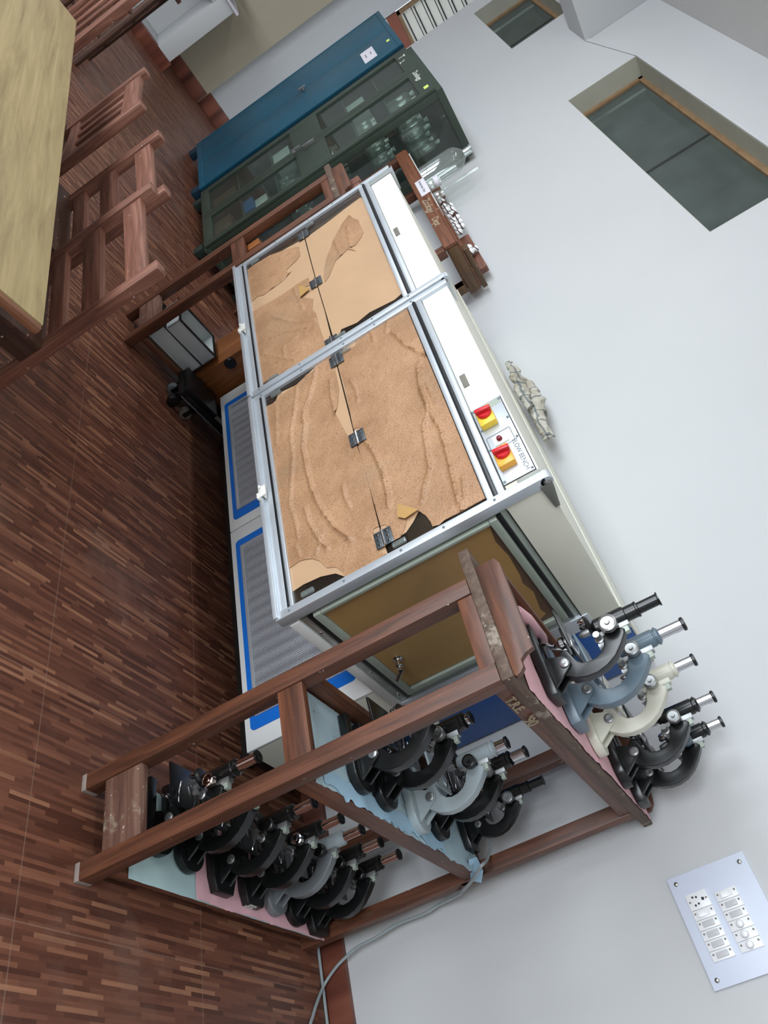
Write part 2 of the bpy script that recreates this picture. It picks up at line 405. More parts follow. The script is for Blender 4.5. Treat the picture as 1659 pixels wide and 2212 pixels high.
def sheet(poly, step, hfun, axis, thick=.0008):
    """triangulated sheet filling a 2D polygon (coords = the two axes other than `axis`), displaced to hfun(u,v)"""
    def inside(p):
        x, y = p; c = False; n = len(poly)
        for i in range(n):
            x1, y1 = poly[i]; x2, y2 = poly[(i + 1) % n]
            if (y1 > y) != (y2 > y) and x < (x2 - x1) * (y - y1) / (y2 - y1) + x1: c = not c
        return c
    bp = []
    n = len(poly)
    for i in range(n):
        a = Vector(poly[i]); b = Vector(poly[(i + 1) % n]); k = max(1, int((b - a).length / step))
        for j in range(k): bp.append(a.lerp(b, j / k))
    us = [p[0] for p in poly]; vs_ = [p[1] for p in poly]
    pts = list(bp); u = min(us) + step * .5; row = 0
    while u < max(us):
        v = min(vs_) + step * (.5 if row % 2 else .05)
        while v < max(vs_):
            if inside((u, v)) and all((Vector((u, v)) - q).length_squared > (step * .45) ** 2 for q in bp): pts.append(Vector((u, v)))
            v += step
        u += step * .87; row += 1
    nb = len(bp)
    vo, eo, fo, _, _, _ = delaunay_2d_cdt([Vector(p) for p in pts], [(i, (i + 1) % nb) for i in range(nb)], [tuple(range(nb))], 1, 1e-6)
    mb = MB(); V = []
    for p in vo:
        h = hfun(p[0], p[1]); q = [p[0], p[1]]; q.insert(axis, h); V.append(q)
    mb.add(V, [tuple(f) for f in fo])
    if thick:
        m = len(V); V2 = []
        for q in V:
            q = list(q); q[axis] += thick; V2.append(q)
        mb.add(V2, [tuple(reversed(f)) for f in fo])
        cnt = {}
        for f in fo:
            for i in range(len(f)):
                e = (f[i], f[(i + 1) % len(f)]); cnt[tuple(sorted(e))] = cnt.get(tuple(sorted(e)), []) + [e]
        for k_, es in cnt.items():
            if len(es) == 1: a, b = es[0]; mb.f.append((b, a, a + m, b + m))
    return mb
def fbm(x, y, s, seed=0.0): return noise.fractal(Vector((x * s, y * s, seed)), 1.0, 2.0, 4)
# ================================================================ ROOM
X0, X1, Y1, ZC = -9.0, 2.6, 2.6, 3.51
struct(MB().box(-11.2, X1 + .2, YW - .2, 4.6, -.05, 0).build('floor', 'floor', None, 0, 0, (0, 0, 0)))
# long wall with two high windows
WIN1 = (-5.21, -3.27, 2.637, 3.12)
WIN2 = (-7.50, -6.42, 2.637, 3.12)
YB = 2.82
mb = MB()
XW0 = -7.76
mb.box(XW0, X1, Y1, YB, -.05, WIN1[2])
mb.box(XW0, WIN2[0], Y1, YB, WIN1[2], WIN1[3]); mb.box(WIN2[1], WIN1[0], Y1, YB, WIN1[2], WIN1[3]); mb.box(WIN1[1], X1, Y1, YB, WIN1[2], WIN1[3])
mb.box(XW0, X1, Y1, YB, WIN1[3], ZC)
struct(mb.build('wall_right', 'wall', None, 0, 0, (0, 0, 0)))
struct(MB().box(X1, X1 + .2, YW - .2, YB, -.05, ZC).build('wall_near', 'wall', None, 0, 0))
# far wall with the passage beyond the end of the long wall
mb = MB(); mb.box(X0 - .2, X0, YW, 2.66, -.05, ZC); mb.box(X0 - .2, X0, 3.62, 4.6, -.05, ZC); mb.box(X0 - .2, X0, 2.66, 3.62, 3.05, ZC)
struct(mb.build('wall_far', 'wall', None, 0, 0))
struct(MB().box(X0, XW0, 4.4, 4.6, -.05, ZC).build('wall_passage', 'wall', None, 0, 0))
struct(MB().box(X0 + .0, X0 + .09, 1.72, 2.22, -.0, ZC).build('wall_recess', 'wall_beige', None, 0, 0))
# window wall of the room with openings
mb = MB(); xs = [X0] + [v for p in WINS for v in p] + [X1]
mb.box(X0, X1, YW - .2, YW, -.05, .95); mb.box(X0, X1, YW - .2, YW, 2.55, ZC)
for i in range(0, len(xs), 2): mb.box(xs[i], xs[i + 1], YW - .2, YW, .95, 2.55)
struct(mb.build('wall_left', 'wall', None, 0, 0))
for i, (a, b) in enumerate(WINS):
    f = MB()
    for x in (a, (a + b) / 2 - .02, b - .04): f.box(x, x + .04, YW - .06, YW - .02, .95, 2.55)
    f.box(a, b, YW - .06, YW - .02, .95, .99); f.box(a, b, YW - .06, YW - .02, 2.51, 2.55); f.box(a, b, YW - .06, YW - .02, 1.9, 1.93)
    struct(f.build('window_%d' % (i + 4), 'frame_wood', None, 0, 0))
struct(MB().box(X0 - .2, X1 + .2, YW - .2, 4.6, ZC, ZC + .1).build('ceiling', 'ceiling', None, 0, 0))
struct(MB().box(-6.13, -5.80, YW, Y1, 3.005, ZC).build('trim_1', 'wall', None, .004, 0))
# high windows: reveal, wooden frame, dusty panes
def high_window(name, x0, x1, z0, z1, mull):
    fr = MB(); y0, y1 = 2.735, 2.775; t = .032
    fr.box(x0, x1, y0, y1, z0, z0 + t); fr.box(x0, x1, y0, y1, z1 - t, z1)
    fr.box(x0, x0 + t, y0, y1, z0, z1); fr.box(x1 - t, x1, y0, y1, z0, z1)
    o = struct(fr.build(name, 'frame_wood', None, .003))
    g = MB().box(x0 + t, x1 - t, 2.752, 2.757, z0 + t, z1 - t).build('pane', 'window_glass', o, 0)
    mm = MB()
    for m_ in mull: mm.box(m_, m_ + .02, y0 + .014, y1, z0 + t, z1 - t)
    mm.build('glazing_bar', 'grime', o, .002)
    k = MB().box(x0, x1, y1 + .035, y1 + .05, z0, z1)
    kb = MB().box(x0, x1, 2.84, 2.86, z0 - .1, z1 + .1).build('shutter_board', 'window_board', o, 0)
    return o
high_window('window_1', WIN1[0], WIN1[1], WIN1[2], WIN1[3], (-4.24,))
high_window('window_2', WIN2[0], WIN2[1], WIN2[2], WIN2[3], (-6.85,))
rv = MB(); 
for a, b, z0, z1 in (WIN1, WIN2):
    rv.box(a, a + .003, 2.601, 2.735, z0, z1); rv.box(b - .003, b, 2.601, 2.735, z0, z1)
    rv.box(a, b, 2.601, 2.735, z0, z0 + .003); rv.box(a, b, 2.601, 2.735, z1 - .003, z1)
struct(rv.build('trim_2', 'reveal', None, 0, 0))
# plaster ledge beside the window head
struct(MB().prism([(-5.80, 3.005), (-5.2, 3.118), (-3.27, 3.118), (-3.27, 3.14), (-5.2, 3.14), (-5.80, 3.035)], 1, 2.592, 2.601).build('trim_3', 'wall', None, .002))
# skirting boards
struct(MB().box(XW0, -1.0, 2.578, 2.6, 0, .092).build('baseboard_right', 'skirting', None, .002), )
struct(MB().box(-1.0, X1, 2.578, 2.6, 0, .092).build('baseboard_near', 'skirting', None, .002))
struct(MB().box(X0, X0 + .03, 2.225, 2.62, 0, .16).build('baseboard_far', 'skirting', None, .003))
struct(MB().box(X0 + .05, X0 + .115, 1.73, 2.21, 0, .14).build('baseboard_recess', 'skirting', None, .003))
struct(MB().box(-8.45, -8.36, .4, 1.70, 0, .11).build('baseboard_pier', 'skirting', None, .003))
# white pier under the far window with a deep niche
mb = MB(); xp0, xp1 = -9.0, -8.38
mb.box(xp0, xp1, 1.52, 1.68, .1, .86); mb.box(xp0, xp1, -.6, .75, .1, .86); mb.box(xp0, -8.78, .75, 1.52, .1, .86)
mb.box(xp0, xp1, .75, 1.52, .0, .10); mb.box(xp0, xp1, .75, 1.52, .74, .86); mb.box(xp0, xp1, 1.52, 1.68, 0, .1); mb.box(xp0, xp1, -.6, .75, 0, .1)
struct(mb.build('wall_pier', 'wall', None, .004))
struct(MB().box(-9.0, -8.34, -.62, 1.71, .86, .885).build('trim_4', 'paper_white', None, .004))
struct(MB().box(-9.0, -8.30, -.62, 1.60, .93, .99).build('trim_5', 'frame_wood', None, .006))
# louvred window over a brown door in the passage
lw = struct(MB().box(X0 - .05, X0 - .02, 2.68, 2.72, 2.17, 3.05).box(X0 - .05, X0 - .02, 3.56, 3.60, 2.17, 3.05).box(X0 - .05, X0 - .02, 2.68, 3.60, 2.17, 2.205).build('window_3', 'frame_wood', None, .003))
sl = MB()
for k in range(7):
    z = 2.23 + k * .12
    sl.box(X0 - .06, X0 - .055, 2.70, 3.58, z - .03, z + .098)
sl.build('louvre', 'louvre_glass', lw, 0)
br = MB()
for k in range(8): br.box(X0 - .045, X0 - .03, 2.74, 3.54, 2.228 + k * .12, 2.240 + k * .12)
br.build('louvre_bar', 'grime', lw, 0)
dr = struct(MB().box(X0 - .05, X0 - .01, 2.67, 3.61, 0, 2.168).build('door_1', 'door_brown', None, .004))
MB().box(X0 - .01, X0 + .004, 2.67, 3.61, 2.035, 2.055).build('door_rail', 'paper_white', dr, .002)
# ================================================================ NEAR RACK (microscope rack)
def rack(name, label, group, xf, xn, yf, yb, near):
    """slatted wooden rack: xf/xn far and near side, yf front, yb back"""
    w = .047; px = 'rack_wood_' if near else 'rack_wood_'
    t = thing(name, label, 'rack', ((xf + xn) / 2, (yf + yb) / 2, 0), group)
    ytop = 2.42 if near else 2.42
    for (a, y) in ((xn - w, yf), (xf, yf), (xn - w, yb - w), (xf, yb - w)):
        o = MB().box(a, a + w, y, y + w, 0, 1.207).build('post', px + 'Z', t, .004)
    # front rails
    MB().box(xf + w, xn - w, yf + .004, yf + .030, .083, .208).build('rail', 'worn_rail' , t, .004)
    MB().box(xf + w, xn - w, yf + .004, yf + .026, .647, .722).build('rail', px + 'X', t, .003)
    MB().box(xf + w, xn - w, yf + .004, yf + .026, 1.167, 1.207).build('rail', px + 'X', t, .003)
    # side rails
    for x, e1, e2 in ((xn - .026, .690, .092), (xf + .004, .738, .093)):
        MB().box(x, x + .022, yf + w, yb - w, 1.172, 1.207).build('side_rail', px + 'Y', t, .003)
        MB().box(x, x + .022, yf + w, yb - w, .636, e1).build('side_rail', px + 'Y', t, .003)
        MB().box(x, x + .022, yf + w, yb - w, .065, e2).build('side_rail', px + 'Y', t, .003)
    # shelves
    MB().box(xf + .026, xn - .026, yf + .03, yb - .01, .675, .690).build('shelf', 'dark_wood_Y', t, .002)
    MB().box(xf + .026, xn - .026, yf + .03, yb - .01, .080, .094).build('shelf', 'dark_wood_Y', t, .002)
    # bearer under the middle shelf, behind
    MB().box(xf, xn, yb - .045, yb - .02, .615, .648).build('rail', 'dark_wood_X', t, .003)
    # top board, slightly wider than the frame, with worn edge
    tp = MB().box(xf - .082, xn + .004, yf, 2.592, 1.2075, 1.236).build('top_board', 'worn_shelf', t, .003)
    # gallery: front, far side, back boards with a scrolled end
    def gal(x0, x1):   # profile in x-z with S curve at near end
        pts = [(x0, 1.236), (x0, 1.288), (x0 + .02, 1.296)]
        pts += [(x1 - .045, 1.296), (x1 - .04, 1.276), (x1 - .03, 1.262), (x1 - .012, 1.262), (x1 - .002, 1.252), (x1 + .002, 1.240), (x1 - .004, 1.236)]
        return pts
    MB().prism(gal(xf - .02, xn + .002), 1, yf + .006, yf + .022).build('gallery_board', px + 'X', t, .002)
    MB().box(xf - .022, xf - .006, yf + .022, 2.573, 1.236, 1.285).build('gallery_board', px + 'Y', t, .002)
    pb = [(xf - .02, 1.2365), (xf - .02, 1.30), (xn - .12, 1.30), (xn - .10, 1.284), (xn - .085, 1.272), (xn - .05, 1.266), (xn - .03, 1.25), (xn - .03, 1.2365)]
    MB().prism(pb, 1, 2.574, 2.590).build('gallery_board', px + 'X', t, .002)
    return t
RX0, RX1, RYF, RYB = -1.158, -.869, 1.452, 2.503
nr = rack('wooden_rack', 'tall narrow dark wooden rack holding three shelves of microscopes, in the foreground', None, RX0, RX1, RYF, RYB, True)
# in the photo the shelf boards run on to the wall behind the back posts
for o in list(nr.children):
    pass
text('chalk_mark', "T.R.E.", .033, (RX1 + .0015, 1.535, 1.179), (0, 1, 0), (0, 0, 1), 'chalk', nr, .0006)
text('chalk_mark', "'90", .042, (RX1 + .0015, 1.645, 1.174), (0, 1, 0), (0, 0, 1), 'chalk', nr, .0006)
for y0 in (RYF,):
    for (x, w) in ((RX1 - .0475, 1), (RX0 - .0005, 0)):
        MB().box(x, x + .048, y0 - .001, y0 + .048, 0, .017).build('foot_wear', 'plaster_wear', nr, .003)
# coverings of the shelves
def shelf_sheet(name, mat, label, x0, x1, y0, y1, z, seed, droop=.03, rag=.01, cat='cloth', wav=.004, edge=None):
    ys = [y0 + (y1 - y0) * i / 80 for i in range(81)]
    near = [(x1 + rag * (.7 * fbm(y, seed, 9, seed) + .5 * fbm(y, seed, 34, seed)) + (edge(y) if edge else 0), y) for y in ys]
    far = [(x0, y) for y in reversed(ys[::10])]
    poly = near + far
    ed = RX1 + .004
    def h(x, y):
        zz = z + abs(fbm(x, y, 10, seed)) * wav
        if x > ed: zz -= (x - ed) * .9
        return zz
    o = sheet(poly, .014, h, 2, .0008).build(name, mat, None, 0, 60)
    return tag(o, label, cat)
shelf_sheet('pink_cloth', 'pink_cloth', 'crumpled pink cloth under the microscopes on the rack top', -1.13, -.872, 1.55, 2.568, 1.238, 3.1, rag=.010, wav=.004)
shelf_sheet('blue_paper', 'pale_blue_paper', 'pale blue torn paper lining the middle shelf under the microscopes', -1.125, -.873, 1.51, 2.45, .692, 5.7, rag=.014, cat='paper', wav=.003, edge=lambda y: -.006 if (1.66 < y < 1.78) else .0)
shelf_sheet('torn_blue_paper', 'torn_blue', 'ragged light blue paper strip hanging at the middle shelf edge', -.92, -.872, 1.545, 2.2, .6955, 9.3, rag=.022, cat='paper', wav=.004)
shelf_sheet('cyan_paper', 'cyan_paper', 'stained pale cyan paper lining the bottom rack shelf', -1.13, -.866, 1.54, 2.42, .0955, 2.2, rag=.0012, cat='paper', wav=.002)
shelf_sheet('pink_sheet', 'pink_cloth', 'pink creased sheet under the bottom-shelf microscopes', -1.10, -.866, 1.80, 2.45, .099, 7.9, rag=.005, cat='cloth', wav=.004)
# hose or rolled pink cloth end on the rack top
fp = [at(1012, 1857, 2, .7035), at(1030, 1851, 2, .7045), at(1044, 1881, 0, -.861), at(1040, 1907, 0, -.858), at(1016, 1903, 0, -.864)]
fl_ = MB().add(fp + [(fp[0] + fp[4]) / 2 + Vector((.002, 0, .003))], [(0, 1, 2, 5), (5, 2, 3, 4)])
tag(fl_.build('paper_flap', 'torn_blue', None, 0), 'small blue paper flap hanging at the wall end of the middle shelf', 'paper')
rp = MB().tube([(-1.141, 1.64, 1.262), (-1.141, 1.69, 1.264), (-1.141, 1.80, 1.262), (-1.141, 1.86, 1.256)], [.014, .020, .020, .008], 14, .8)
tag(rp.build('rolled_cloth', 'pink_cloth', None, 0), 'rolled pink cloth end behind the first microscope on the rack top', 'cloth')
# ================================================================ MICROSCOPES
def microscope(label, group, x, y, z, body='scope_black', base='block', tube='scope_black', drawtube='chrome', knob='brushed', knob_r=.0195, rz=0.0, s=1.0, limb=None, blacktube=False, writing=None, lens=1.0, tilt=0.0, fine='brushed', dt=0.0):
    t = thing('microscope', label, 'microscope', (x, y, z), group, rz, local=True)
    t.scale = (s, s, s); limb = limb or body
    # base
    if base == 'shoe':
        out = [(-.112, -.050), (-.112, -.024)]
        out += [(.0 + .028 * math.cos(a), .024 * math.sin(a)) for a in [(-90 + 22.5 * k) * math.pi / 180 for k in range(9)]]
        out += [(-.112, .024), (-.112, .050)]
        out += [(.048 + .052 * math.cos(a), .051 * math.sin(a)) for a in [(90 - 15 * k) * math.pi / 180 for k in range(13)]]
        hgt = .026
    else:
        out = [(-.112, -.058), (-.112, -.028), (-.01, -.018), (-.01, .018), (-.112, .028), (-.112, .058), (.055, .050), (.098, .036), (.098, -.036), (.055, -.050)]
        hgt = .028
    MB().prism(out, 2, 0, hgt).build('base', body, t, .004)
    if writing:
        b_ = [c for c in t.children if c.name.startswith('base')][0]
        text('painted_mark', writing[0], .0135, (.0985, -.026, .015), (0, 1, 0), (0, 0, 1), 'chalk_white', b_, .0003)
        text('painted_mark', writing[1], .0125, (.0985, -.032, .003), (0, 1, 0), (0, 0, 1), 'chalk_white', b_, .0003)
    # pillar cheeks
    for sy in (-1, 1):
        y0 = .016 * sy; y1 = .024 * sy
        MB().prism([(-.016, hgt - .004), (.078, hgt - .004), (.036, .079), (.028, .085), (.018, .085), (.002, .074)], 1, min(y0, y1), max(y0, y1)).build('pillar_cheek', body, t, .0015)
    # curved limb
    outr = [(.000, .050), (.030, .046), (.052, .058), (.070, .082), (.079, .110), (.080, .138), (.073, .168), (.058, .196), (.036, .220), (.012, .240), (.000, .246), (-.010, .236)]
    inn = [(-.016, .196), (.002, .186), (.018, .180), (.032, .168), (.040, .150), (.042, .130), (.036, .112), (.022, .100), (.006, .094), (-.014, .090), (-.020, .075)]
    MB().prism(outr + inn, 1, -.0155, .0155).build('limb', limb, t, .004, seg=3)
    # inclination joint screw
    for sy in (-1, 1):
        MB().lathe([(.0135, 0), (.0135, .004), (.010, .006), (.005, .006), (.005, .008), (.0, .008)], (.022, .024 * sy, .070), (0, sy, 0), 18).build('joint_screw', 'brushed', t, 0)
    # stage
    st = MB(); M = Matrix.Translation((-.052, 0, .102)) @ Matrix.Rotation(math.radians(-3 + tilt), 4, 'Y')
    st.box(-.068, .058, -.056, .056, -.0035, .0035, M); st.build('stage', body, t, .002)
    MB().box(-.09, .0, -.010, .010, .088, .0985).build('stage_bracket', body, t, .001)
    for sy in (-1, 1):
        MB().tube([(-.005, .03 * sy, .107), (-.03, .034 * sy, .112), (-.07, .02 * sy, .108)], .0022, 6, .6).build('stage_clip', 'chrome', t, 0)
    # condenser and mirror
    MB().lathe([(.014, 0), (.019, .004), (.019, .014), (.014, .018), (.014, .022)], (-.045, 0, .072), (0, 0, 1), 20).build('condenser', 'chrome', t, 0)
    MB().lathe([(.0, 0), (.024, 0), (.025, .003), (.023, .006), (.0, .004)], (-.055, 0, .045), (-.75, -.2, .6), 22).build('mirror', 'chrome', t, 0)
    MB().cyl((-.045, 0, .05), (-.02, 0, .09), .004).build('mirror_arm', 'brushed', t, 0)
    # rack slide plate
    MB().box(-.024, -.010, -.011, .011, .180, .262).build('slide', 'brushed' if body != 'scope_cream' else 'scope_cream', t, .001)
    MB().box(-.012, .006, -.009, .009, .236, .256).build('rack_head', 'aluminium_dark', t, .002)
    # body tube
    tx = -.044
    if blacktube:
        prof = [(.016, .172), (.024, .180), (.024, .262), (.020, .264), (.020, .292), (.0215, .294), (.0215, .298), (.0155, .300), (.0155, .352), (.019, .354), (.019, .357), (.0, .357)]
        MB().lathe(prof, (tx, 0, 0), (0, 0, 1), 26).build('body_tube', tube, t, 0)
    else:
        prof = [(.014, .168), (.019, .172), (.023, .182), (.023, .274), (.0205, .277), (.0205, .280), (.0235, .281), (.0235, .286), (.016, .292), (.0, .292)]
        MB().lathe(prof, (tx, 0, 0), (0, 0, 1), 26).build('body_tube', tube, t, 0)
        MB().lathe([(.0145, .288), (.0145, .350 - dt), (.0, .350 - dt)], (tx, 0, 0), (0, 0, 1), 24).build('draw_tube', drawtube, t, 0)
        MB().lathe([(.0155, .350 - dt), (.018, .352 - dt), (.018, .358 - dt), (.013, .360 - dt), (.006, .359 - dt), (.0, .357 - dt)], (tx, 0, 0), (0, 0, 1), 24).build('eyepiece', 'black_plastic', t, 0)
    # nosepiece and objectives
    MB().lathe([(.0, .156), (.026, .160), (.028, .166), (.022, .172), (.0, .174)], (tx, 0, 0), (-.12, 0, 1), 24).build('nosepiece', 'black_plastic', t, 0)
    for k, (dx, dy, L) in enumerate(((0, 0, .030), (-.024, .012, .022), (-.020, -.018, .018))):
        MB().lathe([(.004, 0), (.007, .003), (.0095, L * .45), (.0105, L), (.0, L)], (tx + dx * 1.2, dy * 1.2, .160 - L * lens), (0 - dx * 4, -dy * 4, 1), 16).build('objective', 'chrome' if k else 'brushed', t, 0)
    # focusing knobs
    for sy in (-1, 1):
        MB().lathe([(.006, 0), (.006, .012), (knob_r, .013), (knob_r, .028), (knob_r * .8, .030), (knob_r * .76, .028), (knob_r * .3, .028), (knob_r * .25, .032), (.0, .032)], (-.022, .013 * sy, .214), (0, sy, 0), 26).build('coarse_knob', knob, t, 0)
        f_ = MB().lathe([(.012, 0), (.012, .004), (.0075, .006), (.0075, .022), (.009, .023), (.009, .032), (.0, .032)], (-.002, .013 * sy, .176), (0, sy, 0), 20)
        f_.build('fine_knob', fine, t, 0)
    return t
GT = 'microscopes on the rack top'; GM = 'microscopes on the middle rack shelf'; GB = 'microscopes on the bottom rack shelf'
XC = -1.008
ZT, ZM, ZB = 1.242, .696, .102
microscope('all-black microscope with black tube and large ringed chrome knob, nearest the rack front on top', GT, -1.012, 1.735, ZT, 'scope_black', 'block', blacktube=True, knob='brushed', knob_r=.024, s=0.94, dt=0)
microscope('blue-grey microscope with thick tube on the rack top', GT, -1.005, 1.887, ZT, 'scope_blue', 'block', tube='scope_blue', knob='brushed', s=1.01, dt=0)
microscope('cream microscope between the blue-grey and black ones on the rack top', GT, -0.995, 2.065, ZT, 'scope_cream', 'shoe', tube='scope_cream', knob='brushed', s=0.99, dt=0.012)
microscope('black microscope with chrome eyepiece right beside the cream one on the rack top', GT, -0.978, 2.285, ZT, 'scope_black', 'shoe', knob='brushed', s=1.0, dt=0.016)
microscope('black microscope closest to the wall on the rack top, partly hidden', GT, -0.968, 2.44, ZT, 'scope_black', 'block', knob='scope_blue', s=0.97, dt=0.02)
microscope('black microscope on the middle shelf right behind the rack front post', GM, -1.0, 1.715, ZM, 'scope_black', 'shoe', knob='brushed', s=1, dt=0)
microscope('second black microscope on the middle shelf, before the blue bench side', GM, -0.992, 1.838, ZM, 'scope_black', 'shoe', knob='brushed', s=1, dt=0.05)
microscope('silver-grey microscope with black knob on the middle shelf', GM, -0.982, 2.03, ZM, 'scope_silver', 'shoe', tube='scope_silver', knob='black_plastic', fine='black_plastic', s=1, dt=0.028)
microscope('black microscope just behind the silver-grey one on the middle shelf', GM, -1.0, 2.165, ZM, 'scope_black', 'shoe', knob='brushed', s=1, dt=0.018)
microscope('small all-black microscope next to the wall on the middle shelf', GM, -1.01, 2.4, ZM, 'scope_black', 'block', blacktube=True, knob='brushed', knob_r=.022, s=0.85, dt=0)
microscope('black horseshoe microscope closest to the rack front on the bottom shelf, pink-tinted knob', GB, -1.038, 1.63, ZB, 'scope_black', 'shoe', knob='pinkish_chrome', drawtube='pinkish_chrome', fine='brushed', s=1, dt=0)
microscope('black horseshoe microscope marked with a small white 2 on the bottom shelf', GB, -1.022, 1.755, ZB, 'scope_black', 'shoe', knob='black_plastic', drawtube='pinkish_chrome', s=1, dt=0.03)
microscope('black microscope with block base and black knob, third on the bottom shelf', GB, -0.99, 1.895, ZB, 'scope_black', 'block', knob='black_plastic', drawtube='pinkish_chrome', s=1, dt=0.0)
microscope('black microscope with white painted numbers on its base heel', GB, -0.985, 2.040, ZB, 'scope_black', 'block', knob='chrome', drawtube='pinkish_chrome', writing=('ZOOL', '3/79-80'), s=1, dt=0)
microscope('grey cast-metal microscope on the bottom shelf', GB, -0.985, 2.162, ZB, 'scope_grey', 'shoe', tube='scope_silver', knob='black_plastic', fine='black_plastic', drawtube='pinkish_chrome', s=1, dt=0)
microscope('black horseshoe microscope right behind the grey one on the bottom shelf', GB, -0.975, 2.276, ZB, 'scope_black', 'shoe', knob='black_plastic', drawtube='pinkish_chrome', s=1, dt=0)
microscope('black block-based microscope at the wall end of the bottom shelf', GB, -0.965, 2.395, ZB, 'scope_black', 'block', knob='black_plastic', drawtube='pinkish_chrome', s=1, dt=0)
# ================================================================ LAMINAR FLOW BENCH
BX0, BX1 = -3.38, -1.36        # far and near end
fb = thing('flow_bench', 'long white and blue flow bench with brown-papered glass sashes, against the wall', 'flow bench', ((BX0 + BX1) / 2, 2.1, 0))
B('base_cabinet', 'bench_cream', fb, BX0, BX1, 2.012, 2.585, .163, .672, .004)
for k, (a, b) in enumerate(((BX0, -2.405), (-2.398, BX1))):
    p = B('front_panel', 'bench_white', fb, a, b, 2.000, 2.0118, .163, .672, .003)
    x0, x1 = ((-3.294, -2.456), (-2.327, -1.428))[k]
    def rr(x0, x1, z0, z1, r, n=5):
        pts = []
        for cx_, cz_, a0 in ((x1 - r, z1 - r, 0), (x0 + r, z1 - r, 90), (x0 + r, z0 + r, 180), (x1 - r, z0 + r, 270)):
            for i in range(n + 1):
                t = math.radians(a0 + 90 * i / n); pts.append((cx_ + r * math.cos(t), cz_ + r * math.sin(t)))
        return pts
    MB().prism(rr(x0, x1, .188, .617, .018), 1, 1.9965, 2.0).build('blue_border', 'bench_blue', p, 0)
    xi0, xi1, zi0, zi1 = x0 + .045, x1 - .045, .214, .588
    fr = MB(); t_ = .016
    fr.box(xi0, xi1, 1.988, 1.9964, zi0, zi0 + t_).box(xi0, xi1, 1.988, 1.9964, zi1 - t_, zi1).box(xi0, xi0 + t_, 1.988, 1.9964, zi0 + t_, zi1 - t_).box(xi1 - t_, xi1, 1.988, 1.9964, zi0 + t_, zi1 - t_)
    fr.build('filter_frame', 'aluminium', p, .001)
    # pleated filter mesh
    mb = MB(); nx, nz = 220, 4; vs = []
    for j in range(nz + 1):
        for i in range(nx + 1):
            x = xi0 + t_ + (xi1 - xi0 - 2 * t_) * i / nx; z = zi0 + t_ + (zi1 - zi0 - 2 * t_) * j / nz
            ph = x * 2 * math.pi / .052 + fbm(x, z, 4) * 1.2
            vs.append((x, 1.9955 - .0065 * (math.sin(ph) * .5 + .5), z))
    mb.add(vs, [(j * (nx + 1) + i, j * (nx + 1) + i + 1, (j + 1) * (nx + 1) + i + 1, (j + 1) * (nx + 1) + i) for j in range(nz) for i in range(nx)])
    mb.build('filter_mesh', 'filter_mesh', p, 0, 60)
# feet on a dark plinth
for x in (BX0 + .08, (BX0 + BX1) / 2, BX1 - .12):
    for y in (2.22, 2.50):
        MB().box(x - .02, x + .02, y - .02, y + .02, .05, .163).lathe([(.03, 0), (.03, .012), (.012, .02), (.012, .05), (.0, .05)], (x, y, 0)).build('foot', 'black_plastic', fb, .001)
B('plinth', 'black_plastic', fb, BX0 + .26, BX1 - .03, 2.06, 2.54, .10, .163, .002)
# work top carcass
WY0 = 1.528
B('work_top', 'bench_white', fb, BX0 + .005, BX1 + .010, WY0, 2.14, .669, .700, .002)
B('rear_housing', 'bench_blue_side', fb, BX0 + .01, BX1 - .004, 2.20, 2.585, .673, 1.462, .004)
B('rear_top', 'bench_cream', fb, BX0 + .01, BX1 - .002, 2.19, 2.588, 1.4625, 1.470, .002)
B('rear_jamb', 'aluminium', fb, BX0 + .01, BX1 + .010, 2.125, 2.20, .700, 1.372, .002)
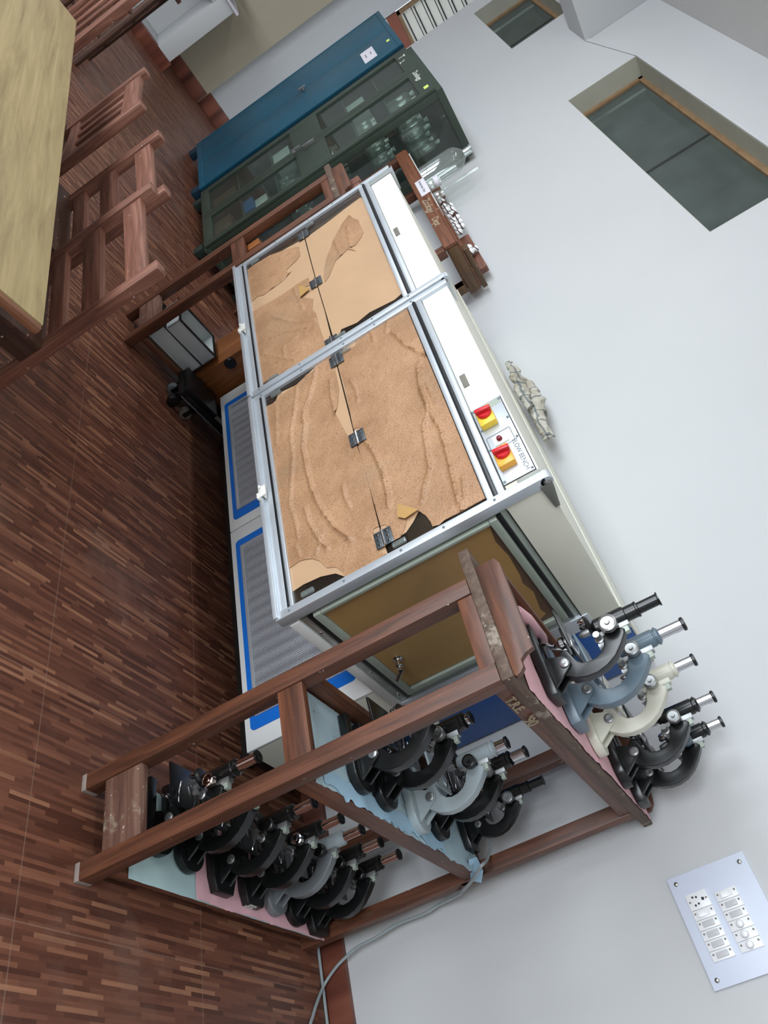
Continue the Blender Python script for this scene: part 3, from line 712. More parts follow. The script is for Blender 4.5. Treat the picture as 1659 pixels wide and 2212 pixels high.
# end window (both ends): frames, seals, papered glass
for x, sgn in ((BX1, 1), (BX0, -1)):
    def X(a): return x + sgn * a
    def bx(name, mat, a0, a1, y0, y1, z0, z1, bev=.001, par=fb):
        xa, xb = sorted((X(a0), X(a1))); return B(name, mat, par, xa, xb, y0, y1, z0, z1, bev)
    e = bx('end_window', 'aluminium_dark', -.02, .000, WY0, 2.125, .700, 1.350)
    fr = MB(); xa, xb = sorted((X(.0003), X(.010)))
    y0, y1, z0, z1 = 1.53, 2.112, .722, 1.336
    for (a, b, c, d) in ((y0, y1, z0, z0 + .004), ): pass
    sx0, sx1 = sorted((X(.0003), X(.007)))
    sm = MB()
    sm.box(sx0, sx1, y0, y1, .727, .743).box(sx0, sx1, y0, y1, 1.320, 1.334).box(sx0, sx1, 2.092, 2.106, .743, 1.320)
    sm.build('seal', 'seal', e, .001)
    im = MB(); ix0, ix1 = sorted((X(.0003), X(.016)))
    im.box(ix0, ix1, y0, 2.091, .744, .768).box(ix0, ix1, y0, 2.091, 1.296, 1.319).box(ix0, ix1, 2.064, 2.091, .768, 1.296).box(ix0, ix1, y0 - .0, y0 + .012, .768, 1.296)
    im.build('glazing_frame', 'aluminium_dark', e, .003)
    px0, px1 = sorted((X(.001), X(.004)))
    B('perforated_lining', 'perforated_brown', e, px0, px1, y0 + .012, 2.064, .768, 1.296, 0)
    gx0, gx1 = sorted((X(.0045), X(.0060)))
    poly = [(1.543, .769), (2.058, .769), (2.062, 1.0), (2.060, 1.22), (2.03, 1.268), (2.0, 1.262), (1.9, 1.278), (1.84, 1.268), (1.80, 1.276), (1.7, 1.284), (1.62, 1.278), (1.543, 1.292)]
    MB().prism(poly, 0, gx0, gx1).build('brown_paper', 'side_paper', e, 0)
    B('screw_rail', 'zinc', e, *sorted((X(.0003), X(.004))), y0, 2.12, .703, .725, .001)
    for yy in (1.62, 1.90, 2.08):
        MB().lathe([(.004, 0), (.004, .002), (0, .003)], (X(.004), yy, .713), (sgn, 0, 0), 12).build('screw', 'chrome', e, 0)
    if sgn > 0:
        # gas tap
        MB().lathe([(.016, 0), (.016, .004), (.009, .006), (.009, .02), (.013, .021), (.013, .03), (.007, .032), (.007, .045), (.006, .046), (.0, .046)], (X(.006), 1.895, .815), (1, 0, 0), 16).build('gas_tap', 'chrome', e, 0)
        MB().cyl((X(.046), 1.895, .822), (X(.052), 1.93, .782), .006).build('gas_tap_nozzle', 'chrome', e, 0)
# hood
mb = MB().prism([(1.515, 1.352), (2.195, 1.352), (2.195, 1.466), (1.515, 1.474)], 0, BX0 + .012, BX1 + .006)
hood = mb.build('hood', 'bench_cream', fb, .004)
B('hood_seam', 'grime', hood, BX0 + .02, BX1 + .0075, 1.53, 2.19, 1.3515, 1.3545, 0)
# fascia of the hood (glossy white)
fas = B('fascia', 'bench_white', fb, BX0 + .03, BX1 - .045, 1.500, 1.5145, 1.374, 1.4735, .002)
for x in (-2.875, -1.865):
    MB().box(x - .030, x + .030, 1.4965, 1.5, 1.384, 1.403).build('vent_slot', 'rubber', fas, .008)
# control plate
cp = B('control_plate', 'aluminium', fas, -1.724, -1.408, 1.4975, 1.4998, 1.375, 1.466, .001)
for (x, c) in ((-1.660, 'yellow_plastic'), (-1.487, 'amber_plastic')):
    sw = B('rotary_switch', c, cp, x - .036, x + .036, 1.474, 1.4974, 1.384, 1.432, .005)
    MB().lathe([(.021, 0), (.021, .006), (.018, .010), (.0, .010)], (x - .004, 1.474, 1.410), (0, -1, 0), 24).build('switch_knob', 'red_plastic', sw, 0)
    Mr = Matrix.Translation((x - .004, 1.460, 1.410)) @ Matrix.Rotation(math.radians(8), 4, 'Y')
    MB().box(-.006, .006, -.008, .006, -.023, .023, Mr).build('switch_lever', 'red_plastic', sw, .002)
    MB().lathe([(.0045, 0), (.0045, .0006), (0, .0006)], (x + .026, 1.474, 1.391), (0, -1, 0), 14).build('switch_screw', 'amber_plastic', sw, 0)
il = MB().box(-1.598, -1.532, 1.4967, 1.4974, 1.389, 1.391).box(-1.598, -1.532, 1.4967, 1.4974, 1.446, 1.448).box(-1.598, -1.596, 1.4967, 1.4974, 1.391, 1.446).box(-1.534, -1.532, 1.4967, 1.4974, 1.391, 1.446)
B('indicator_window', 'white_plastic', cp, -1.583, -1.547, 1.494, 1.4975, 1.397, 1.438, .001)
MB().lathe([(.008, 0), (.008, .006), (.006, .010), (.0, .011)], (-1.564, 1.494, 1.416), (0, -1, 0), 18).build('indicator_lamp', 'dark_red', cp, 0)
MB().prism([(-1.592, 1.381), (-1.538, 1.381), (-1.538, 1.383), (-1.592, 1.383)], 1, 1.4968, 1.4974).prism([(-1.592, 1.452), (-1.538, 1.452), (-1.538, 1.454), (-1.592, 1.454)], 1, 1.4968, 1.4974).prism([(-1.594, 1.383), (-1.592, 1.383), (-1.592, 1.452), (-1.594, 1.452)], 1, 1.4968, 1.4974).prism([(-1.538, 1.383), (-1.536, 1.383), (-1.536, 1.452), (-1.538, 1.452)], 1, 1.4968, 1.4974).build('scale_line', 'plug_grey', cp, 0)
text('plate_lettering', 'FLOW BENCH', .0195, (-1.542, 1.4972, 1.4435), (1, 0, 0), (0, 0, 1), 'plug_grey', cp, .0003, .0001)
B('plate_edge', 'grime', cp, -1.7265, -1.4055, 1.4990, 1.4999, 1.3725, 1.4685, 0)
B('plate_scuff', 'aluminium_dark', cp, -1.720, -1.700, 1.4970, 1.4975, 1.378, 1.462, 0)
for x in (-1.716, -1.630, -1.545, -1.416):
    for z in (1.380, 1.461): MB().lathe([(.004, 0), (.004, .0015), (0, .002)], (x, 1.4975, z), (0, -1, 0), 12).build('plate_screw', 'plug_grey', cp, 0)
B('cream_block', 'cream_plastic', fas, -1.402, -1.372, 1.4965, 1.500, 1.376, 1.410, .002)
# sashes
def sash(x0, x1, idx):
    s = thing_part('sash', fb, (0, 0, 0))
    return s
def thing_part(name, parent, loc):
    o = bpy.data.objects.new(name, None); C.objects.link(o); o.parent = parent; o['_w'] = parent['_w']; o.empty_display_size = .02; return o
for k, (x0, x1) in enumerate(((-3.402, -2.392), (-2.388, -1.350))):
    YS = 1.487
    fr = MB()
    fr.box(x0, x0 + .026, YS, YS + .024, .655, 1.478); fr.box(x1 - .026, x1, YS - .006, YS + .030, .652, 1.478)
    fr.box(x0 + .026, x1 - .026, YS + .002, YS + .022, .655, .692)
    s = fr.build('sash_frame', 'aluminium', fb, .002)
    MB().box(x0 + .004, x1 - .004, YS - .014, YS + .002, .650, .664).build('sash_drip', 'aluminium', s, .002)
    # rounded side bosses with pivot bolt
    MB().lathe([(.017, 0), (.017, .026), (0, .026)], (x1 - .026, YS + .012, 1.478), (1, 0, 0), 24).build('pivot_boss', 'aluminium', s, 0)
    MB().lathe([(.008, 0), (.008, .003), (.004, .006), (0, .006)], (x1, YS + .012, 1.476), (1, 0, 0), 18).build('pivot_bolt', 'brushed', s, 0)
    # top rail
    MB().box(x0 + .026, x1 - .026, YS + .001, YS + .018, 1.320, 1.340).box(x0 + .026, x1 - .026, YS + .001, YS + .018, 1.352, 1.372).build('top_rail', 'aluminium', s, .004)
    MB().box(x0 + .022, x1 - .024, YS - .002, YS + .016, 1.341, 1.3515).build('top_seal', 'seal', s, .002)
    MB().box(x0 + .024, x1 - .026, YS - .001, YS + .018, .692, .700).build('bottom_seal', 'seal', s, .002)
    MB().box(x0 + .026, x1 - .026, YS + .001, YS + .018, .700, .712).build('bottom_rail', 'aluminium', s, .002)
    MB().box(x0 + .026, x1 - .026, YS + .012, YS + .016, .712, 1.018).build('lower_pane', 'bench_glass', s, 0)
    MB().box(x0 + .026, x1 - .026, YS + .012, YS + .016, 1.0195, 1.320).build('upper_pane', 'bench_glass', s, 0)
    # hinges between the two panes
    for hx in ((-3.300, -2.876, -2.436), (-2.318, -1.882, -1.444))[k]:
        h = MB().box(hx - .029, hx + .029, YS + .003, YS + .0048, 1.021, 1.045).box(hx - .029, hx + .029, YS + .003, YS + .0048, .991, 1.015).build('hinge', 'hinge_steel', s, .0005)
        MB().cyl((hx - .030, YS + .002, 1.018), (hx + .030, YS + .002, 1.018), .0042).build('hinge_pin', 'chrome', h, 0)
        sc = MB()
        for dx in (-.018, 0, .018):
            for dz in (-.0150, .0150): sc.lathe([(.0036, 0), (.0036, .0012), (0, .0016)], (hx + dx, YS + .003, 1.018 + dz * 1.0), (0, -1, 0), 10)
        sc.build('hinge_screws', 'chrome', h, 0)
    # screws along the side frames
    for z in (.70, .88, 1.06, 1.19, 1.34):
        for xx in (x0 + .013, x1 - .013):
            MB().lathe([(.0042, 0), (.0042, .001), (0, .0016)], (xx, YS - (.006 if xx > (x0 + x1) / 2 else 0), z), (0, -1, 0), 10).build('frame_screw', 'plug_grey', s, 0)
    for (xx, z) in ((x0 + .05, .76), (x1 - .05, .76), (x1 - .05, 1.058), (x0 + .05, 1.058)):
        MB().box(xx - .009, xx + .009, YS - .001, YS + .010, z - .022, z + .022).build('finger_pull', 'clear_plastic', s, .006)
    # draught latch under the sash
    cx_ = (-2.85, -1.862)[k]
    MB().box(cx_ - .022, cx_ + .022, YS - .022, YS - .016, .655, .682).box(cx_ - .022, cx_ - .010, YS - .030, YS - .015, .66, .668).box(cx_ + .010, cx_ + .034, YS - .030, YS - .015, .652, .660).box(cx_ - .022, cx_ + .022, YS - .016, YS - .0, .668, .674).build('latch', 'white_plastic', s, .002)
    MB().prism([(YS + .012, 1.49), (YS + .034, 1.488), (1.60, 1.476), (1.60, 1.462), (YS + .02, 1.455)], 0, x1 + .001, x1 + .004).build('pivot_bracket', 'steel_bracket', s, .001) if k == 1 else \
        [MB().prism([(YS + .012, 1.49), (YS + .034, 1.488), (1.60, 1.478), (1.60, 1.4745), (YS + .02, 1.4745)], 0, a_, a_ + .026).build('pivot_bracket', 'aluminium', s, .001) for a_ in (x1 - .030, x0 - .004)]
for o in bpy.data.objects:
    if o.name.startswith('hinge') and o.type == 'MESH' and not o.name.startswith('hinge_'): o.data.materials[0] = MAT['hinge_steel']
# brown paper and peeling film on the sash panes (outlines measured on the plane of the panes)
YP = 1.4985
def outline(pts, oy=0.0): return [((at(px, py, 1, YP)).x, (at(px, py, 1, YP)).z) for px, py in pts]
def cr(ox, oy, pts): return [(ox + x / 2.9625, oy + y / 2.9625) for x, y in pts]
sashes = [o for o in fb.children if o.name.startswith('sash_frame')]
def paper(name, mat, pts, y, par, step=.03, hf=None):
    poly = outline(pts)
    mb = sheet(poly, step, hf or (lambda u, v: y - .0006 * abs(fbm(u, v, 6, 1))), 1, .0006)
    return mb.build(name, mat, par, 0, 60)
T_up = cr(400, 320, [(770, 578), (850, 520), (930, 462), (1020, 392), (1120, 318), (1135, 322), (1262, 640), (1388, 930), (1340, 972), (1180, 1052), (1100, 1118), (1000, 1160), (985, 1200), (952, 1225), (898, 1040), (850, 880), (812, 740)])
T_lo = cr(400, 320, [(764, 582), (806, 740), (844, 880), (892, 1040), (944, 1250), (880, 1320), (740, 1392), (610, 1450), (496, 1510), (468, 1340), (430, 1050), (400, 782), (440, 752), (560, 690), (690, 620), (730, 596)])
paper('brown_paper', 'tan_paper', T_up, YP - .0008, sashes[0]); paper('brown_paper', 'tan_paper', T_lo, YP - .0008, sashes[0])
ridges_far = []
def film(name, pts, par, ridges=(), step=.008, base=.003, lift=.0015, edge_curl=.0015):
    poly = outline(pts)
    rz = [( [Vector(((at(px, py, 1, YP)).x, (at(px, py, 1, YP)).z)) for px, py in r[0]], r[1], r[2]) for r in ridges]
    def dist(p, pl):
        best = 9
        for i in range(len(pl) - 1):
            a, b = pl[i], pl[i + 1]; ab = b - a; t = max(0, min(1, (p - a).dot(ab) / max(ab.length_squared, 1e-9)))
            best = min(best, (p - (a + ab * t)).length)
        return best
    def h(u, v):
        y = YP - base - lift * .7 * abs(fbm(u, v, 12, 4.0)) - .0008 * fbm(u, v, 46, 2.0)
        p = Vector((u, v))
        for pl, wd, ht in rz: y -= ht * math.exp(-(dist(p, pl) / (wd * .5)) ** 2) * .85
        return y
    return sheet(poly, step, h, 1, .0006).build(name, 'kraft_film', par, 0, 80)
A_ = cr(400, 320, [(1010, 482), (1050, 428), (1075, 450), (1110, 462), (1125, 500), (1142, 540), (1125, 580), (1090, 625), (1060, 640), (1094, 662), (1040, 650), (1002, 690), (966, 722), (940, 780), (925, 820), (896, 862), (888, 830), (896, 760), (908, 700), (935, 640), (948, 592)])
B_ = cr(400, 320, [(402, 782), (440, 752), (540, 690), (600, 668), (650, 650), (700, 640), (730, 634), (738, 690), (716, 720), (650, 782), (660, 800), (682, 792), (640, 840), (590, 880), (500, 945), (468, 950), (430, 985)])
C_ = cr(400, 320, [(434, 1050), (500, 1010), (560, 980), (640, 930), (720, 872), (790, 832), (812, 880), (770, 890), (730, 905), (760, 960), (822, 968), (816, 1030), (840, 1060), (850, 1110), (866, 1160), (884, 1210), (896, 1286), (820, 1340), (740, 1388), (640, 1430), (610, 1448), (496, 1508), (480, 1400), (452, 1180)])
far_r = [(cr(400, 320, [(560, 1080), (700, 1120), (840, 1100)]), .010, .006), (cr(400, 320, [(480, 1250), (640, 1180), (790, 1150)]), .009, .006), (cr(400, 320, [(560, 1400), (720, 1290), (860, 1220)]), .008, .006), (cr(400, 320, [(640, 1330), (630, 1270), (720, 1210)]), .007, .007), (cr(400, 320, [(500, 1320), (700, 1360)]), .009, .005), (cr(400, 320, [(600, 1000), (720, 940)]), .008, .005), (cr(400, 320, [(700, 900), (760, 1040)]), .008, .005)]
film('peeling_film', A_, sashes[0], [(cr(400, 320, [(960, 600), (1000, 690)]), .008, .005), (cr(400, 320, [(1040, 500), (1060, 640)]), .008, .005)])
film('peeling_film', B_, sashes[0], [(cr(400, 320, [(520, 740), (640, 700), (730, 650)]), .007, .006), (cr(400, 320, [(450, 850), (600, 800)]), .01, .004), (cr(400, 320, [(430, 960), (560, 900), (680, 800)]), .006, .004)])
film('peeling_film', C_, sashes[0], far_r)
MB().prism([(p[0], p[1]) for p in outline(cr(400, 320, [(735, 895), (770, 900), (808, 912), (745, 968)]))], 1, YP - .013, YP - .011).build('film_curl', 'tan_paper', sashes[0], 0)
# near sash
N_tan1 = [(727, 773), (745, 745), (705, 745)]
NT = [(700, 770), (744, 760), (850, 700), (878, 660), (1049, 1076), (934, 1138), (835, 1200), (750, 1248), (725, 1239), (693, 1246), (656, 1263), (627, 1283), (621, 1230), (573, 880), (600, 850)]
paper('brown_paper', 'tan_paper', [(868, 668), (876, 664), (1049, 1077), (994, 1108), (961, 1124), (934, 1112), (905, 1104), (893, 1128), (878, 1150), (850, 1168), (836, 1176), (828, 1158), (770, 944), (727, 778), (745, 752), (790, 720)], YP - .0008, sashes[1])
paper('brown_paper', 'tan_paper', [(725, 780), (767, 946), (825, 1160), (838, 1197), (748, 1247), (725, 1239), (693, 1246), (656, 1263), (629, 1281), (621, 1228), (590, 975), (576, 884), (596, 866), (602, 850), (640, 832), (680, 794), (705, 765)], YP - .0008, sashes[1])
near_r = []
def c2(p): return cr(440, 800, p)
def c1_(p): return cr(400, 320, p)
def c3_(p): return cr(900, 760, p)
near_r += [(c2([(600, 110), (585, 260), (560, 420), (575, 560), (565, 720), (555, 860), (590, 960), (610, 1080)]), .007, .009),
 (c2([(720, 0), (700, 110), (640, 290), (640, 330)]), .008, .012), (c2([(655, 280), (650, 400), (640, 500), (665, 640), (700, 770), (760, 900), (850, 1020), (950, 1090)]), .009, .013),
 (c2([(815, 60), (820, 160), (850, 290)]), .008, .009), (c2([(940, 60), (980, 130), (990, 200)]), .007, .008), (c2([(465, 220), (470, 380), (470, 480)]), .007, .006),
 (c2([(1045, 465), (1100, 540), (1150, 660), (1185, 800), (1190, 880)]), .009, .013), (c2([(895, 740), (910, 820), (940, 880)]), .007, .009),
 (c2([(655, 880), (680, 980), (740, 1080), (800, 1150)]), .009, .010), (c2([(1385, 0), (1400, 140), (1440, 260), (1410, 370), (1430, 500), (1450, 620), (1420, 740), (1400, 850)]), .008, .011),
 (c2([(1450, 260), (1520, 380), (1570, 560), (1600, 700), (1640, 860)]), .009, .013), (c1_([(1190, 1165), (1210, 1240)]), .008, .008), (c1_([(1330, 1180), (1420, 1270), (1560, 1340)]), .009, .011),
 (c1_([(1310, 1060), (1290, 1180)]), .010, .007), (c1_([(1490, 1400), (1510, 1560), (1560, 1650)]), .008, .012), (c3_([(20, 60), (60, 200), (130, 330)]), .007, .006),
 (c3_([(300, 800), (310, 940), (290, 1020)]), .008, .009), (c2([(590, 1120), (620, 1190)]), .007, .008), (c2([(760, 1050), (720, 1180)]), .008, .007), (c2([(860, 1100), (1000, 1060), (1090, 1080)]), .01, .006)]
F1 = c2([(395, 238), (462, 208), (474, 182), (530, 142), (588, 100), (622, 78), (660, 30), (720, 0)]) + c1_([(868, 1352), (912, 1322), (924, 1316)]) + c2([(842, 0), (852, 40), (868, 120), (860, 230), (845, 280), (870, 320), (900, 380), (935, 440)]) + c2([(955, 505), (985, 490), (1010, 560), (1060, 740), (1100, 900), (1125, 1000), (1088, 1020), (1105, 1120), (1135, 1165), (1172, 1180), (1100, 1222), (1000, 1278), (912, 1325), (890, 1290), (850, 1262), (790, 1266), (745, 1222), (700, 1208), (650, 1214), (612, 1226), (570, 1258), (535, 1278), (520, 1180), (500, 1060), (455, 560)])
film('peeling_film', F1, sashes[1], near_r, .0075)
F2 = c1_([(1002, 1306), (1090, 1270), (1110, 1200), (1190, 1158), (1260, 1108), (1320, 1060), (1412, 1008)]) + [(1049, 1077)] + c3_([(280, 1030), (185, 1078), (150, 1110), (105, 1122), (92, 1090), (62, 1052), (30, 1030)]) + c2([(1382, 905), (1340, 900), (1255, 868), (1250, 950), (1300, 968), (1292, 1010), (1262, 1070), (1210, 1098), (1196, 1010), (1160, 990), (1135, 1000), (1050, 700), (990, 488), (1026, 462), (1000, 368), (962, 380), (900, 90), (868, 0)])
film('peeling_film', F2, sashes[1], near_r, .0075)
MB().prism(outline(c2([(1250, 865), (1385, 905), (1300, 962), (1252, 952)])), 1, YP - .012, YP - .0105).build('film_curl', 'amber_paper', sashes[1], 0)
for o in bpy.data.objects:
    if o.name.startswith('film_curl'): o.data.materials[0] = MAT['amber_paper']
# dark interior seen through the gaps
B('interior_back', 'perforated_brown', fb, BX0 + .03, BX1 - .03, 1.60, 1.604, .70, 1.345, 0)
# crumpled checked cloth on top of the bench
pts = [(1088, 801), (1104, 826), (1118, 832), (1122, 862), (1134, 846), (1150, 876), (1146, 905), (1158, 925), (1168, 944)]
def rag(name, segs, label, cat):
    mb = MB()
    for pl, rr_ in segs:
        P = [Vector(p) for p in pl]; dense = []
        R2 = []
        for i in range(len(P) - 1):
            for j in range(12):
                t = j / 12; dense.append(P[i].lerp(P[i + 1], t)); R2.append(rr_[i] * (1 - t) + rr_[i + 1] * t)
        dense.append(P[-1]); R2.append(rr_[-1])
        mb.tube(dense, R2, 28, .8)
    for i, v in enumerate(mb.v):
        n = noise.noise_vector(v * 22) * .016 + noise.noise_vector(v * 48) * .010; mb.v[i] = v + n
    o = mb.build(name, 'check_cloth', None, 0, 70)
    return tag(o, label, cat)
zc = 1.480
rag('cleaning_cloth', [([(-3.0, 2.455, zc + .030), (-2.95, 2.45, zc + .045), (-2.90, 2.46, zc + .030), (-2.84, 2.44, zc + .035), (-2.78, 2.45, zc + .04)], [.014, .026, .020, .028, .03]),
    ([(-2.84, 2.47, zc + .05), (-2.76, 2.475, zc + .072), (-2.68, 2.47, zc + .060), (-2.60, 2.465, zc + .045), (-2.52, 2.46, zc + .036), (-2.46, 2.465, zc + .032), (-2.43, 2.46, zc + .026)], [.022, .036, .040, .034, .032, .030, .012]),
    ([(-2.82, 2.40, zc + .022), (-2.75, 2.40, zc + .034), (-2.68, 2.42, zc + .028), (-2.62, 2.43, zc + .02)], [.014, .024, .024, .014])], 'crumpled grey checked cleaning cloth lying on top of the white bench by the wall', 'cloth')
# ================================================================ FAR RACK
fr_ = rack('wooden_rack', 'wooden rack at the far end of the bench holding white trays and wooden boxes', None, -3.695, -3.412, 1.483, 2.50, False)
for (x0, y0, z0, dx, dy, h, rz, lab) in ((-3.655, 1.545, .0945, .20, .29, .095, .0, 'white tray lying underneath on the bottom shelf of the far rack'), (-3.640, 1.560, .190, .19, .27, .085, .03, 'white deep tray with black rim stacked on top on the far rack bottom shelf')):
    tr = thing('tray', lab, 'tray', (x0 + dx / 2, y0 + dy / 2, z0))
    M_ = Matrix.Translation((x0 + dx / 2, y0 + dy / 2, z0)) @ Matrix.Rotation(rz, 4, 'Z')
    a, b = dx / 2, dy / 2
    MB().box(-a, a, -b, b, 0, .008, M_).box(-a, -a + .008, -b, b, .008, h, M_).box(a - .008, a, -b, b, .008, h, M_).box(-a, a, -b, -b + .008, .008, h, M_).box(-a, a, b - .008, b, .008, h, M_).build('tray_body', 'tray_white', tr, .002)
    MB().box(-a - .004, -a + .01, -b - .004, b + .004, h - .006, h, M_).box(a - .01, a + .004, -b - .004, b + .004, h - .006, h, M_).box(-a, a, -b - .004, -b + .01, h - .006, h, M_).box(-a, a, b - .01, b + .004, h - .006, h, M_).build('tray_rim', 'black_plastic', tr, .001)
o = tag(B('paper_sheet', 'pale_blue_paper', None, -3.66, -3.44, 1.50, 1.525, .0945, .096, 0), 'light blue paper on the bottom shelf of the far rack, next to the trays', 'paper')
wb = thing('wooden_box', 'brown wooden box with a round black knob on the bottom shelf of the far rack', 'box', (-3.54, 2.02, .096))
B('box_body', 'orange_wood', wb, -3.65, -3.438, 1.865, 2.20, .0945, .60, .004)
MB().lathe([(.03, 0), (.03, .012), (.026, .016), (0, .016)], (-3.438, 1.895, .315), (1, 0, 0), 24).build('knob', 'black_plastic', wb, 0)
tag(MB().box(-3.66, -3.44, 1.56, 1.98, .6915, .700).build('folder', 'folder_yellow', None, .001), 'yellow folder lying on the middle shelf of the far rack', 'folder')
for k in range(3):
    x = -3.64 + .062 * k
    tag(B('wooden_block', 'orange_wood', None, x, x + .056, 1.53 + .01 * k, 1.75, .701, .78 + .012 * (k % 2), .003), ('orange-brown wooden block farthest from the bench on the far rack middle shelf', 'orange-brown wooden block in the middle of three on the far rack shelf', 'orange-brown wooden block closest to the bench on the far rack shelf')[k], 'block', 'wooden blocks on the far rack')
# small stepped wooden stand and box on the far rack top
stp = MB().prism([(-3.66, 1.2365), (-3.66, 1.33), (-3.62, 1.335), (-3.60, 1.322), (-3.57, 1.325), (-3.555, 1.30), (-3.52, 1.30), (-3.51, 1.285), (-3.47, 1.285), (-3.47, 1.2365)], 1, 1.56, 1.60)
tag(stp.build('stepped_board', 'chair_wood_Z', None, .003), 'stepped wooden board standing on the far rack top', 'board')
tag(B('specimen_box', 'orange_wood', None, -3.56, -3.49, 1.62, 1.70, 1.2365, 1.335, .003), 'small pale wooden box standing on the far rack top behind the stepped board', 'box')
# low dark trolley with castors beside the bench base
tl = thing('castor_trolley', 'low black trolley on castors between the far rack and the bench base', 'trolley', (-3.34, 2.1, 0))
mbx = MB().box(-3.40, -3.215, 1.765, 1.80, .088, .12).box(-3.40, -3.215, 2.40, 2.44, .088, .12).box(-3.40, -3.37, 1.80, 2.40, .088, .12).box(-3.245, -3.215, 1.80, 2.40, .088, .12)
mbx.build('trolley_frame', 'black_plastic', tl, .003)
B('trolley_deck', 'seal', tl, -3.40, -3.22, 1.77, 1.985, .1205, .150, .002)
B('trolley_edge', 'plug_grey', tl, -3.2145, -3.212, 1.78, 2.42, .090, .096, 0)
for (x, y, c) in ((-3.35, 1.80, 'plug_grey'), (-3.245, 1.795, 'black_plastic'), (-3.240, 1.885, 'rubber'), (-3.35, 2.38, 'plug_grey')):
    MB().cyl((x - .014, y, .030), (x + .014, y, .030), .030, None, 24).build('castor_wheel', c, tl, .003)
    MB().box(x - .020, x - .016, y - .012, y + .012, .02, .087).box(x + .016, x + .020, y - .012, y + .012, .02, .087).box(x - .020, x + .020, y - .012, y + .012, .07, .087).build('castor_fork', 'seal', tl, .001)
# ================================================================ ZOOLOGY STAND
SX0, SX1, SY0, SY1 = -5.10, -3.80, 2.22, 2.52
zs = thing('wooden_stand', 'tall brown wooden stand with Zoology Dept lettering, by the wall behind the bench', 'stand', ((SX0 + SX1) / 2, 2.37, 0))
for x in (SX0, SX1 - .055):
    for y in (SY0, SY1 - .05): MB().box(x, x + .055, y, y + .05, 0, 1.505).build('post', 'rack_wood_Z', zs, .004)
B('front_apron', 'stand_wood', zs, SX0 - .005, SX1 + .0, SY0 - .012, SY0 + .012, 1.505, 1.575, .004)
B('side_apron', 'stand_side', zs, SX1 - .022, SX1 + .006, SY0 + .013, SY1 + .02, 1.515, 1.575, .004)
MB().box(SX1 - .05, SX1 + .004, SY1 - .05, SY1, 1.4, 1.51).build('post_block', 'stand_side', zs, .003)
B('side_board', 'stand_side', zs, SX1 - .05, SX1 + .006, SY0 + .06, SY1 + .03, 1.5865, 1.615, .005)
B('side_apron', 'dark_wood_Y', zs, SX0 - .005, SX0 + .02, SY0 + .013, SY1, 1.505, 1.575, .004)
B('back_apron', 'stand_wood', zs, SX0 + .03, SX1 - .03, SY1 - .02, SY1, 1.505, 1.575, .004)
B('stand_top', 'stand_wood', zs, SX0 + .0, SX1 + .004, SY0 - .008, SY1 + .01, 1.5755, 1.586, .003)
B('rail', 'rack_wood_X', zs, SX0 + .056, SX1 - .056, SY0 + .01, SY0 + .03, .60, .66, .003)
B('back_ledge', 'stand_wood', zs, SX0 + .30, SX1 - .12, SY1 - .09, SY1 - .02, 1.5865, 1.602, .003)
B('back_ledge', 'chair_wood_X', zs, SX1 - .50, SX1 - .10, SY1 - .019, SY1 + .02, 1.5865, 1.662, .005)
B('back_ledge', 'chair_wood_X', zs, SX0 - .0, SX0 + .22, SY1 - .03, SY1 + .012, 1.5865, 1.66, .004)
text('painted_name', 'Zoology', .062, (-4.38, SY0 - .0125, 1.522), (1, 0, 0), (0, 0, 1), 'chalk', zs, .0008, shear=.2, spacing=.8)
text('painted_name', 'Dept', .056, (-4.14, SY0 - .0125, 1.520), (1, 0, 0), (0, 0, 1), 'chalk', zs, .0008, shear=.2, spacing=.8)
MB().box(-4.62, -4.42, SY0 - .0140, SY0 - .0125, 1.532, 1.592).build('name_label', 'paper_white', zs, .002)
text('label_writing', 'Immersion Unit', .024, (-4.605, SY0 - .0145, 1.554), (1, 0, 0), (0, 0, 1), 'ink', [c for c in zs.children if c.name.startswith('name_label')][0], .0001)
# things on the stand
tag(MB().box(SX0 + .05, SX0 + .85, SY0 + .005, SY0 + .07, 1.5862, 1.592).build('paper_strip', 'tray_white', None, 0), 'pale paper strips along the front edge of the tall stand top', 'paper')
def bottle(name, label, cat, group, x, y, z, r, h, neck, nh, mat='bottle_glass', stop=None, parts=True):
    prof = [(r * .9, 0), (r, .006), (r, h), (r * .93, h + r * .35), (r * .6, h + r * .75), (neck, h + r * .95), (neck, h + r * .95 + nh), (neck * 1.25, h + r * .95 + nh + .002), (neck * 1.25, h + r * .95 + nh + .010), (neck * .8, h + r * .95 + nh + .011), (0, h + r * .95 + nh + .011)]
    if stop:
        t = thing(name, label, cat, (x, y, z), group)
        MB().lathe(prof, (x, y, z), (0, 0, 1), 24).build('bottle_body', mat, t, 0)
        zt = z + h + r * .95 + nh + .011
        MB().lathe([(neck * .7, 0), (neck * 1.0, .006), (neck * 1.1, .02), (0, .022)], (x, y, zt), (0, 0, 1), 16).build('stopper', stop, t, 0)
        return t
    o = MB().lathe(prof, (x, y, z), (0, 0, 1), 24).build(name, mat, None, 0)
    return tag(o, label, cat, group)
bottle('glass_bottle', 'large clear glass bottle standing on the tall stand top', 'bottle', None, -4.95, 2.38, 1.5865, .078, .225, .026, .045)
tag(MB().lathe([(.012, 0), (.012, .02), (.0085, .03), (.0085, .30), (.011, .30), (.011, .33), (0, .33)], (-4.82, 2.44, 1.5865), (.02, .02, 1), 16).build('glass_tube', 'bottle_glass', None, 0), 'slim clear glass burette tube leaning next to the large bottle', 'tube')
jr = thing('glass_jar', 'small glass jar with a white label at the foot of the large bottle', 'jar', (-4.73, 2.33, 1.5865))
